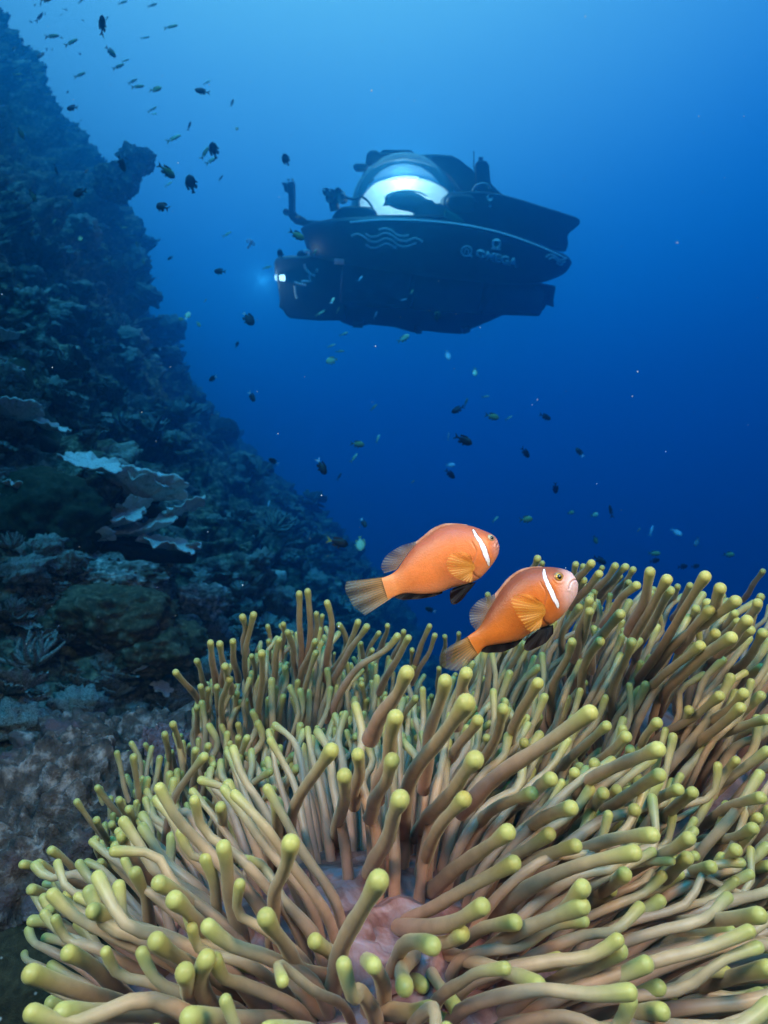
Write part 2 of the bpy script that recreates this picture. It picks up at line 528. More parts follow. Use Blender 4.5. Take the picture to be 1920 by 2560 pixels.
# tentacles read off the photograph, crop by crop: tip, bends, base, with the radius of the tip
TL = {
'e5': ((0, 1400), """
755,480 810,545 870,620 18|847,430 875,500 905,610 17|908,350 920,430 935,560 18|948,355 960,420 960,540 19
1005,345 1010,410 1030,520 18|1045,240 1057,290 1060,400 19|1097,228 1062,400 1075,560 1110,720 19|1223,272 1225,330 1215,420 15
1292,135 1298,260 1300,480 18|1328,125 1340,250 1325,480 18|1366,225 1365,310 1350,440 15|1393,235 1388,300 1380,440 13
1410,175 1430,260 1420,380 1405,520 18|1240,305 1265,390 1285,520 17|1208,335 1190,440 1160,640 18|1365,345 1330,420 1290,540 18
1368,392 1330,500 1315,640 1335,830 18|1130,395 1130,500 1120,640 1120,780 22|970,455 985,500 1000,570 21|995,510 960,620 970,740 985,820 20
937,540 938,640 955,820 17|900,550 895,650 890,790 16|865,540 878,620 895,740 17|850,630 850,700 870,820 17
1025,570 1010,660 1000,820 17|1160,590 1155,720 1120,920 17|1227,580 1195,720 1170,900 17|1287,515 1280,640 1265,720 1230,850 16
1190,520 1190,600 1200,720 13|745,705 775,800 815,950 20|710,745 730,860 775,1010 18|575,840 585,940 605,1060 680,1290 20
682,905 700,950 760,1080 16|740,825 750,870 780,960 14|415,975 470,1050 560,1160 700,1300 18|325,1035 380,1110 470,1230 600,1440 18
512,1030 530,1080 600,1200 20|552,1070 585,1130 660,1260 22|900,800 885,850 870,950 20|845,815 835,900 840,1050 20
890,840 820,930 730,1090 700,1300 26|925,880 890,980 880,1120 20|993,785 970,880 940,1040 18|1030,760 1025,830 1015,960 18
1070,760 1020,880 975,990 965,1090 20|1175,910 1090,970 1010,1080 980,1160 22|1205,870 1150,940 1060,1080 19|1270,840 1220,900 1130,990 20
1285,895 1240,960 1170,1080 24|1185,985 1110,1060 1010,1160 960,1240 22|1385,785 1340,840 1270,960 18|1485,660 1488,720 1470,810 16
1545,685 1515,740 1470,820 18|1540,760 1500,800 1450,860 20|1560,530 1575,600 1595,730 16|1590,280 1550,340 1480,440 1430,540 19
1550,260 1500,380 1400,540 1370,700 18|1460,275 1490,330 1485,460 17|1440,810 1370,920 1260,1100 1230,1300 42|1545,830 1545,920 1530,1060 36
1487,925 1480,1030 1455,1200 42|950,1060 965,1150 975,1300 30|1195,1040 1200,1140 1180,1300 34|1275,1035 1270,1100 1240,1200 20
1120,395 1125,360 1100,470 13|1160,345 1165,420 1150,500 14|1120,530 1110,500 1120,620 12|1445,400 1440,470 1440,540 9
1500,495 1505,560 1500,640 11|1640,310 1600,380 1560,500 14|1610,385 1590,430 1570,520 15|1559,355 1565,400 1570,500 13
1085,410 1100,480 1105,560 15|1100,540 1100,590 1110,660 13|780,755 790,800 810,880 13|825,795 815,820 850,880 14
"""),
'e6': ((960, 1350), """
65,405 0,480 -120,560 -250,780 20|85,390 70,450 20,540 15|110,415 60,500 -20,660 19|200,365 170,440 110,600 15
222,405 190,490 120,620 15|262,412 262,460 255,540 14|323,400 320,450 300,520 13|122,470 120,520 100,600 14
15,365 10,410 -20,480 14|140,680 110,720 60,800 20|205,670 210,720 200,800 14|237,550 237,600 230,690 14
105,560 40,680 -60,860 42|268,590 235,720 190,900 170,1080 38|360,565 335,660 310,800 36|365,690 250,840 130,1020 80,1260 52
55,750 20,900 -30,1120 44|40,940 0,1040 -60,1200 42|75,1110 20,1250 -60,1440 52|400,940 290,1080 150,1260 50
410,770 350,860 250,980 32|515,720 480,850 400,1010 370,1130 32|670,610 600,740 550,860 540,1000 32|552,700 540,790 500,880 18
605,870 605,940 580,1050 26|443,850 435,930 410,1000 22|675,755 655,820 610,920 20|912,730 720,860 500,1020 330,1180 44
725,1030 650,1080 540,1170 40|650,1090 500,1150 390,1240 340,1330 38|815,1155 700,1200 520,1330 42|355,1110 285,1190 190,1320 160,1440 44
265,1150 250,1210 210,1300 28|1195,900 1020,970 860,1060 760,1180 44|1200,1010 1080,1080 920,1190 860,1300 38|1280,1075 1180,1120 1040,1240 32
1340,1085 1270,1150 1150,1260 32|950,1090 905,1160 840,1260 34|1085,1160 1060,1220 980,1320 34|825,1000 800,1080 740,1200 30
910,960 895,1010 850,1100 30|1065,900 1045,940 990,1010 26|970,795 870,880 780,980 720,1110 28|1050,845 970,920 850,1020 32
1185,785 1130,850 1050,960 30|1320,730 1300,780 1260,850 26|885,855 870,895 830,960 22|1560,655 1480,740 1330,850 1280,900 30
1550,715 1460,800 1320,900 1230,1000 30|1460,665 1340,760 1200,850 1130,930 28|1375,450 1280,530 1130,660 1080,790 30|1510,415 1350,520 1230,640 1190,740 34
1530,255 1400,350 1260,450 1110,620 32|1395,145 1300,300 1200,450 1070,640 32|1228,160 1150,290 1080,430 1010,600 30|1152,125 1130,240 1060,400 28
1240,210 1180,320 1110,440 1080,560 26|1100,190 1020,260 950,370 24|1060,178 1030,240 970,320 18|1030,310 970,380 900,460 890,560 28
900,95 860,140 790,220 22|830,100 820,145 790,210 18|862,108 850,150 810,230 16|935,140 890,190 810,290 22
1003,105 960,165 880,260 20|1050,110 1010,150 930,240 20|1080,122 1055,160 990,240 18|1025,150 980,210 920,290 890,380 17
945,115 925,150 870,220 14|865,170 845,200 800,260 20|910,220 900,270 860,350 18|890,250 870,320 840,420 820,520 24
850,280 790,370 765,450 770,580 20|890,300 865,400 825,500 810,620 24|1075,430 1040,530 990,660 975,850 26|940,430 890,500 850,620 850,760 26
815,430 790,520 740,620 710,820 24|665,75 645,115 600,180 20|685,95 680,125 650,200 14|447,232 455,265 470,340 16
612,440 560,520 490,640 450,780 19|1455,200 1440,250 1380,360 32|1400,265 1380,320 1320,420 26|1350,290 1330,340 1270,430 22
1410,295 1360,360 1270,470 30|1575,340 1540,385 1440,490 32|1615,265 1600,310 1530,400 26|1630,240 1610,290 1570,350 20
1585,385 1520,440 1380,560 28|1640,395 1560,520 1410,660 28|1520,310 1480,360 1400,450 22|1500,510 1460,550 1380,620 14
1435,400 1380,460 1280,550 28|1530,345 1480,400 1390,480 22|1325,190 1300,250 1250,340 18|1270,195 1250,250 1200,330 16
1360,300 1330,350 1280,430 18|1640,545 1560,600 1410,720 24|1015,405 1010,450 980,520 14|1640,1110 1500,1150 1340,1260 32
1640,660 1560,730 1410,850 1340,960 26|1670,770 1560,800 1420,870 1340,1000 28|1670,900 1560,980 1400,1100 1350,1220 28
1640,130 1600,190 1550,260 15|1555,290 1520,330 1450,400 16|1640,790 1500,860 1380,950 24|745,560 680,570 620,620 590,700 13|535,470 500,520 470,600 16
"""),
'e7': ((0, 1960), """
85,345 170,360 300,400 440,460 23|155,338 250,390 390,450 500,510 25|210,280 290,335 400,430 530,510 24|125,452 240,490 370,570 28
115,590 210,600 340,660 480,760 30|285,480 330,540 390,620 32|210,540 270,600 350,680 30|180,565 220,590 300,650 18
260,430 340,470 460,530 20|200,390 240,415 330,440 18|430,515 470,550 560,600 26|385,540 500,590 640,660 770,730 42
385,605 500,645 640,710 760,780 38|325,585 390,660 450,780 560,930 30|180,662 270,680 390,740 500,820 24|275,720 370,770 480,870 590,960 42
205,775 290,820 420,890 540,960 26|110,810 270,870 500,945 700,1010 50|375,830 430,855 520,910 24|225,905 290,915 400,960 30
240,990 450,985 740,1000 900,1040 54|790,1010 950,1010 1200,1020 1330,1040 54|660,665 730,720 860,800 1040,910 48|740,490 850,580 940,670 1030,770 48
670,420 770,480 880,570 960,650 42|575,365 620,480 660,620 680,720 34|525,215 565,300 630,400 670,500 32|495,265 540,300 620,360 28
480,170 500,200 560,280 20|430,335 465,365 540,430 22|410,235 430,300 490,400 22|415,150 440,210 500,300 20
740,205 735,300 720,430 745,680 26|880,300 925,430 950,600 970,740 36|960,250 990,390 1010,580 1070,760 40|950,90 970,190 990,340 30
1135,175 1110,310 1040,440 1020,560 26|1200,80 1190,190 1160,360 34|1258,240 1240,370 1180,490 1170,700 50|1140,560 1210,680 1300,800 1440,840 50
1350,670 1410,720 1500,790 42|900,740 860,870 920,980 1060,1030 50|795,805 830,900 900,1000 52|1000,770 1100,790 1250,880 1400,980 38
890,655 900,690 930,740 22|1645,400 1560,540 1500,680 1430,900 58|530,640 560,760 600,860 660,980 26|520,590 560,640 640,740 22
195,940 300,960 480,1000 36|560,265 590,300 650,380 16|260,1010 420,1060 640,1080 40|1250,440 1250,490 1230,560 16|1060,20 1000,120 960,240 22
"""),
'e8': ((960, 1960), """
545,200 430,280 280,400 200,460 46|580,330 420,420 240,520 80,590 42|730,205 630,270 480,370 360,420 36|845,262 720,300 540,380 430,430 38
1180,220 1000,235 820,300 600,420 42|1095,225 1040,270 940,320 34|1110,292 860,345 640,450 400,620 44|1045,385 980,440 870,540 40
990,450 930,500 850,580 34|870,435 780,530 640,650 550,720 46|880,520 720,580 560,650 350,790 46|440,520 320,590 210,615 60,620 46
585,595 460,615 380,650 300,700 42|350,640 280,680 160,700 42|225,705 130,680 60,740 20,820 50|690,880 500,800 320,745 200,720 46
780,755 660,785 520,800 400,850 42|1045,705 890,790 700,880 500,1000 44|1160,765 920,870 680,970 500,1040 44|1215,870 1060,930 900,1010 820,1060 42
1265,930 1150,950 1000,990 38|1220,985 1100,985 900,1040 46|90,885 90,810 130,720 50|185,895 140,840 80,760 38
215,975 110,990 -60,970 48|325,995 250,870 150,760 42|1215,490 1070,580 900,680 800,780 34|1330,225 1200,310 1060,370 960,430 38
1320,310 1230,390 1130,470 1060,560 36|1425,355 1330,380 1200,400 1100,450 34|1525,280 1470,340 1390,400 34|1605,185 1500,235 1380,240 1300,300 32
1640,565 1400,590 1200,610 1060,680 44|1520,635 1360,650 1200,670 1050,740 36|1510,720 1430,690 1250,690 1060,740 38|1680,790 1480,840 1320,880 1180,920 44
1635,1030 1450,1050 1250,1060 30|1680,350 1450,400 1350,500 1270,600 30|1680,480 1520,520 1380,570 28|1680,690 1500,750 1330,810 30
1690,900 1500,930 1250,960 34|300,1040 200,1010 60,1000 40|1120,150 1060,200 980,260 26|870,320 800,360 700,430 24|1010,20 960,60 880,140 28
"""),
}
def read_tentacles():
    out = []
    for key, (off, txt) in TL.items():
        for row in txt.strip().replace('\n', '|').split('|'):
            tok = row.split()
            if not tok: continue
            r = float(tok[-1])
            pts = [tuple(map(float, t.split(','))) for t in tok[:-1]]
            pts = [(off[0] + x / 1.728, off[1] + y / 1.728) for x, y in pts]
            out.append((pts, r / 1.728))
    return out

def which_anemone(bx, by):
    # by where the base lies in the colony
    if bx < 905 and by < 2010 and by < 1990 - 0.10 * abs(bx - 700): return 'left'
    if bx > 1170 and by < 2120 + 0.25 * (bx - 1170) and by < 2260: return 'right'
    return 'front'

def build_anemones():
    ell = {'front': E_FRONT, 'left': E_LEFT, 'right': E_RIGHT}
    info = {
        'front': ('yellow tipped anemone with pink mouth, spread wide over the near rock', 'magnificent sea anemones on the rock'),
        'left': ('upright grey green anemone on the rock below the tail of the upper orange fish', 'magnificent sea anemones on the rock'),
        'right': ('anemone under the lower orange fish, its tentacles swept over by the current', 'magnificent sea anemones on the rock'),
    }
    A = {}
    for k, E in ell.items():
        A[k] = empty('sea_anemone', (E[0][0], E[0][1], E[0][2] - E[1][2] * 0.6), (0, 0, 0), info[k][0], 'sea anemone', info[k][1])
        # oral disc: a folded mound
        nu, nv = 70, 120
        th = np.linspace(0.02, math.pi * 0.72, nu); ph = np.linspace(0, 2 * math.pi, nv, endpoint=False)
        Tt, Pp = np.meshgrid(th, ph, indexing='ij')
        d = np.stack([np.sin(Tt) * np.cos(Pp), np.sin(Tt) * np.sin(Pp), np.cos(Tt)], -1).reshape(-1, 3)
        rr = 0.93 + 0.05 * fbm(d * 3.0 + E[0] * 7, 3, 5) + 0.012 * fbm(d * 14.0, 2, 8, .6, True)
        V = d * E[1] * rr[:, None] + E[0]
        loc = np.array(A[k].location)
        o = mobj('oral_disc', V - loc, grid_faces(nu, nv, wrap_v=True), M_DISC, A[k])
        if k == 'front':
            # the mouth: a low lobed cone with a slit
            mo = at(1010, 2330, ray_ellipsoid(1010, 2330, E) or 0.45)
            tt = np.linspace(0, 1, 14)
            prof = [(0.045 * (1 - .55 * t), 0.022 * t - (0.03 * max(0, t - .75))) for t in tt] + [(0.016, 0.0), (0.01, -0.02)]
            ph2 = np.linspace(0, 2 * math.pi, 40, endpoint=False)
            nn = (mo - E[0]) / E[1] ** 2; nn /= np.linalg.norm(nn)
            ax = np.cross(nn, [0, 0, 1]); ax /= np.linalg.norm(ax); ay = np.cross(nn, ax)
            VV = []
            for rad, h in prof:
                for a in ph2:
                    q = rad * (1 + 0.12 * math.sin(a * 7))
                    VV.append(mo - nn * 0.012 + ax * q * math.cos(a) * 1.3 + ay * q * math.sin(a) * .8 + nn * h)
            mobj('mouth', np.array(VV) - loc, grid_faces(len(prof), 40, wrap_v=True), M_DISC, A[k])
        # column below the disc
        zc = np.linspace(-0.45, -1.15, 14)
        VV = []
        for i, z in enumerate(zc):
            q = 0.80 - 0.28 * math.sin(i / 13 * math.pi) * 0.8
            for a in np.linspace(0, 2 * math.pi, 48, endpoint=False):
                f = q * (1 + 0.03 * math.sin(a * 12))
                VV.append(E[0] + np.array([math.cos(a) * f * E[1][0], math.sin(a) * f * E[1][1], z * E[1][2]]))
        mobj('column', np.array(VV) - loc, grid_faces(14, 48, wrap_v=True), M_DISC, A[k])

    byk = {'front': [], 'left': [], 'right': []}
    for i, (pts, r) in enumerate(read_tentacles()):
        rnd = (math.sin(i * 12.9898) * 43758.5453) % 1.0
        rc = r * 1.728
        dt = 0.355 * (50.0 / rc) ** 0.72
        k = which_anemone(*pts[-1])
        de = ray_ellipsoid(pts[-1][0], pts[-1][1], ell[k])
        db = dt + 0.10 if de is None else de + 0.012
        db = min(max(db, dt - 0.04), dt + 0.20)
        if k == 'front' and dt > 0.50: db = max(db, dt - 0.03)
        R = 0.82 * r * dt / FPX
        n = len(pts)
        L = [0]
        for a, b_ in zip(pts, pts[1:]): L.append(L[-1] + math.hypot(a[0] - b_[0], a[1] - b_[1]))
        P = []
        for j, (x, y) in enumerate(pts):
            t = (L[j] / L[-1]) ** 1.15
            P.append(at(x, y, dt + (db - dt) * t))
        if de is not None:                      # root it inside the mound
            P.append(P[-1] + (P[-1] - P[-2]) * 0.12 + np.array([0, 0.012, -0.006]))
        P = P[::-1]
        Q = catmull(P, 9)
        lenQ = np.linalg.norm(np.diff(Q, axis=0), axis=1).sum()
        wob = 0.4 * R * np.sin(np.linspace(0, 5 + 4 * rnd, 9) + rnd * 20) * np.sin(np.linspace(0, math.pi, 9))
        Q[:, 0] += wob; Q[:, 1] += wob * (rnd - .5)
        grey = rnd * 0.35 + (0.42 if rc < 22 else (0.2 if rc < 30 else 0))  # thin, far tentacles get haze and strobe falloff painted in as grey
        V, F, col = tentacle_arrays(Q, R, rnd, 16, 30)
        col[:, 2] = min(grey, 1.0)
        byk[k].append((rc, V, F, col))

    # the many others that fill the colony between them
    rs = np.random.default_rng(5)
    flow = {'front': None, 'left': np.array([0.15, -0.1, 1.1]), 'right': np.array([0.75, -0.15, 0.95])}
    cnt = {'front': 900, 'left': 380, 'right': 900}
    mouth = at(1010, 2330, 0.46)
    for k, E in ell.items():
        done = []
        tries = 0
        while len(done) < cnt[k] and tries < 40000:
            tries += 1
            v = rs.normal(size=3); v /= np.linalg.norm(v)
            if v[2] < -0.35: continue
            if k != 'right' and v[1] > 0.75: continue
            b0 = E[0] + v * E[1] * 0.93
            if np.dot(v / E[1], b0) / np.linalg.norm(v / E[1]) / np.linalg.norm(b0) > 0.30: continue
            if any(np.sum((b0 - q) ** 2) < 0.0095 ** 2 for q in done): continue
            nrm = v / E[1]; nrm /= np.linalg.norm(nrm)
            if k == 'front':
                rad = b0 - mouth
                if np.linalg.norm(rad) < 0.04: continue
                q_ = min(1.0, np.linalg.norm(rad) / 0.22)
                dirn = nrm * 0.45 + rad / np.linalg.norm(rad) * (0.50 + 0.45 * q_) + np.array([0.45 if rad[0] > 0.02 else 0.08, -0.06, 0.78 - 0.34 * q_])
            else:
                dirn = nrm * 0.75 + flow[k] * 0.8
            dirn /= np.linalg.norm(dirn)
            done.append(b0)
            R = rs.uniform(0.0031, 0.0044)
            Ln = rs.uniform(0.095, 0.165) * (0.85 if k == 'left' else 1.0)
            side = np.cross(dirn, rs.normal(size=3)); side /= np.linalg.norm(side)
            P = [b0 - nrm * 0.008, b0 + nrm * Ln * 0.25 + dirn * Ln * 0.10, b0 + nrm * Ln * 0.2 + dirn * Ln * 0.5 + side * Ln * 0.08 * rs.uniform(-1, 1), b0 + nrm * Ln * 0.1 + dirn * Ln * 0.78 + side * Ln * 0.10 * rs.uniform(-1, 1), b0 + dirn * Ln + side * Ln * 0.12 * rs.uniform(-1, 1) + np.array([0, 0, .01])]
            tip = P[-1]
            # keep the outline of the colony as the photograph has it
            yc = tip[1] * math.cos(TH) + tip[2] * math.sin(TH)
            if yc < 0.265: continue
            tx = 960 + FPX * tip[0] / yc
            ty = 1280 - FPX * (tip[2] * math.cos(TH) - tip[1] * math.sin(TH)) / yc
            if k == 'left' and (ty < np.interp(tx, [380, 520, 640, 900, 1000, 1150], [1850, 1700, 1560, 1540, 1580, 1640])): continue
            if k == 'right' and (ty < np.interp(tx, [1100, 1180, 1450, 1920, 2300], [1760, 1600, 1430, 1500, 1500])): continue
            if k == 'front' and (tx < 60 or ty < np.interp(tx, [60, 200, 420, 700, 1000, 1250], [2160, 2080, 1930, 1800, 1700, 1680])): continue
            rnd = rs.uniform()
            V, F, col = tentacle_arrays(np.array(P), R, rnd, 12, 24)
            col[:, 2] = min(1.0, rnd * 0.4 + (0.4 if yc > 0.75 else 0.1))  # deeper ones painted greyer, standing in for haze and weaker strobe light
            byk[k].append((R / yc * 900, V, F, col))
    for k, lst in byk.items():
        loc = np.array(A[k].location)
        lst.sort(key=lambda t: -t[0])
        for rc, V, F, col in lst[:100]:
            ns = 16 if len(V) % 16 == 0 else 12
            o = mobj('tentacle', V - loc, F, M_TENT, A[k])
            set_attr(o.data, 'tv', col)
        rest = lst[100:]
        off = 0; Vs, Fs, Cs = [], [], []
        for rc, V, F, col in rest:
            Vs.append(V); Fs.append(F + off); Cs.append(col); off += len(V)
        o = mobj('tentacle_thicket', np.vstack(Vs) - loc, np.vstack(Fs), M_TENT, A[k])
        set_attr(o.data, 'tv', np.vstack(Cs))
        tag(o, kind='stuff')
build_anemones()

# ================================================================== the two orange anemonefish
def mat_vcol(name, attr='col', rough=0.45, sss=0.0, spec=0.5, bump_scale=None, bump_s=0.3, bump_d=0.0005, sheen=0.0):
    m, n, l, b = new_mat(name, rough=rough, spec=spec)
    a = n.new('ShaderNodeAttribute'); a.attribute_name = attr
    l.new(a.outputs['Color'], b.inputs['Base Color'])
    if sss:
        b.inputs['Subsurface Weight'].default_value = sss
        b.inputs['Subsurface Radius'].default_value = (1.0, 0.4, 0.2)
        b.inputs['Subsurface Scale'].default_value = 0.003
    b.inputs['Sheen Weight'].default_value = sheen
    if bump_scale:
        v = n.new('ShaderNodeTexVoronoi'); v.inputs['Scale'].default_value = bump_scale
        l.new(coords(n), v.inputs['Vector'])
        bump(n, l, v.outputs['Distance'], b, bump_s, bump_d)
    return m

def mat_fin(name, ray, web, web_alpha, nrays, edge=(0.3, 0.3, 0.25), edge_alpha=0.25, fade0=0.5):
    """fin membrane with rays: u runs along the base, v from base to edge"""
    m, n, l, b = new_mat(name, rough=0.5, spec=0.4)
    a = n.new('ShaderNodeAttribute'); a.attribute_name = 'uvf'
    sp = n.new('ShaderNodeSeparateColor'); l.new(a.outputs['Color'], sp.inputs['Color'])
    mu = n.new('ShaderNodeMath'); mu.operation = 'MULTIPLY'; l.new(sp.outputs['Red'], mu.inputs[0]); mu.inputs[1].default_value = nrays * 2 * math.pi
    si = n.new('ShaderNodeMath'); si.operation = 'SINE'; l.new(mu.outputs[0], si.inputs[0])
    rr = ramp(n, l, None, [(0.0, (0, 0, 0)), (0.55, (0.12, 0.12, 0.12)), (0.9, (1, 1, 1))])
    mr = n.new('ShaderNodeMapRange'); mr.inputs['From Min'].default_value = -1; l.new(si.outputs[0], mr.inputs['Value']); l.new(mr.outputs['Result'], rr.inputs['Fac'])
    c0 = mixc(n, l, rr.outputs['Color'], web, ray)
    fe = ramp(n, l, sp.outputs['Green'], [(fade0 * 0.5, (0, 0, 0)), (1.0, (1, 1, 1))])
    c1 = mixc(n, l, fe.outputs['Color'], c0, edge)
    l.new(c1, b.inputs['Base Color'])
    af = n.new('ShaderNodeMapRange'); af.inputs['From Min'].default_value = fade0; af.inputs['From Max'].default_value = 1.0
    af.inputs['To Min'].default_value = web_alpha; af.inputs['To Max'].default_value = edge_alpha
    l.new(sp.outputs['Green'], af.inputs['Value'])
    ad = n.new('ShaderNodeMath'); ad.operation = 'MULTIPLY_ADD'; ad.use_clamp = True
    l.new(rr.outputs['Color'], ad.inputs[0]); ad.inputs[1].default_value = 0.3; l.new(af.outputs['Result'], ad.inputs[2])
    l.new(ad.outputs[0], b.inputs['Alpha'])
    b.inputs['Transmission Weight'].default_value = 0.0
    bump(n, l, si.outputs[0], b, 0.2, 0.0003)
    return m

def interp_poly(P, n):
    P = np.asarray(P, float)
    return catmull(P, n)

def fin_mesh(name, base, edge, mat, parent, y0, ruffle=0.0, rf=5, thick=0.0004, out=0.0, nu=60, nv=16, seed=0):
    """a thin fin between a base line and an outer edge, both in the fish's x-z plane; y0 may be an array along the base"""
    B = interp_poly(base, nu); Ed = interp_poly(edge, nu)
    u = np.linspace(0, 1, nu); v = np.linspace(0, 1, nv)
    U, Vv = np.meshgrid(u, v, indexing='ij')
    X = B[:, None, 0] * (1 - Vv) + Ed[:, None, 0] * Vv
    Z = B[:, None, 1] * (1 - Vv) + Ed[:, None, 1] * Vv
    y0 = np.broadcast_to(np.asarray(y0, float), (nu,))
    Y = y0[:, None] + ruffle * np.sin(U * rf * 2 * math.pi + seed) * Vv ** 1.3 + out * np.sin(Vv * math.pi * 0.5)
    top = np.stack([X, Y - thick, Z], -1).reshape(-1, 3)
    bot = np.stack([X, Y + thick, Z], -1).reshape(-1, 3)
    F = grid_faces(nu, nv)
    n0 = len(top)
    per = [i * nv for i in range(nu)] + [(nu - 1) * nv + j for j in range(1, nv)] + [i * nv + nv - 1 for i in range(nu - 2, -1, -1)] + [j for j in range(nv - 2, 0, -1)]
    side = np.array([[per[i], per[(i + 1) % len(per)], per[(i + 1) % len(per)] + n0, per[i] + n0] for i in range(len(per))])
    o = mobj(name, np.vstack([top, bot]), np.vstack([F, F[:, ::-1] + n0, side]), mat, parent)
    uv = np.stack([U.ravel(), Vv.ravel(), np.zeros(U.size)], -1)
    set_attr(o.data, 'uvf', np.vstack([uv, uv]))
    return o

M_FISH = mat_vcol('anemonefish_skin', rough=0.42, sss=0.25, spec=0.45, bump_scale=950, bump_s=0.28, bump_d=0.0005)
M_TAIL = mat_fin('tail_fin_membrane', (0.09, 0.07, 0.035), (0.48, 0.23, 0.06), 0.74, 13, (0.14, 0.15, 0.10), 0.12, 0.15)
M_TAIL2 = mat_fin('tail_fin_membrane_dark', (0.10, 0.07, 0.02), (0.50, 0.20, 0.03), 0.85, 13, (0.09, 0.10, 0.06), 0.15, 0.15)
M_DORS = mat_fin('dorsal_fin_membrane', (0.16, 0.10, 0.06), (0.34, 0.20, 0.11), 0.48, 17, (0.18, 0.18, 0.14), 0.10, 0.1)
M_BACKFIN = mat_fin('spiny_dorsal_membrane', (0.36, 0.14, 0.08), (0.46, 0.19, 0.10), 0.95, 10, (0.50, 0.30, 0.22), 0.8, 0.5)
M_PECT = mat_fin('pectoral_fin_membrane', (0.56, 0.22, 0.015), (0.74, 0.29, 0.03), 0.36, 19, (0.80, 0.36, 0.05), 0.03, 0.15)
M_BLACKFIN = mat_fin('black_fin_membrane', (0.002, 0.0015, 0.0015), (0.006, 0.003, 0.003), 1.0, 12, (0.010, 0.004, 0.003), 1.0, 0.8)
M_BLACKFIN.node_tree.nodes['Principled BSDF'].inputs['Specular IOR Level'].default_value = 0.12
M_PUPIL, *_ = new_mat('eye_pupil', (0.004, 0.004, 0.006), 0.08, spec=0.8)
def mat_iris(name, c1, c2):
    m, n, l, b = new_mat(name, c1, 0.25, 0.3)
    t = tex_noise(n, l, coords(n), 900, 2)
    l.new(mixc(n, l, t.outputs['Fac'], c1, c2), b.inputs['Base Color'])
    return m

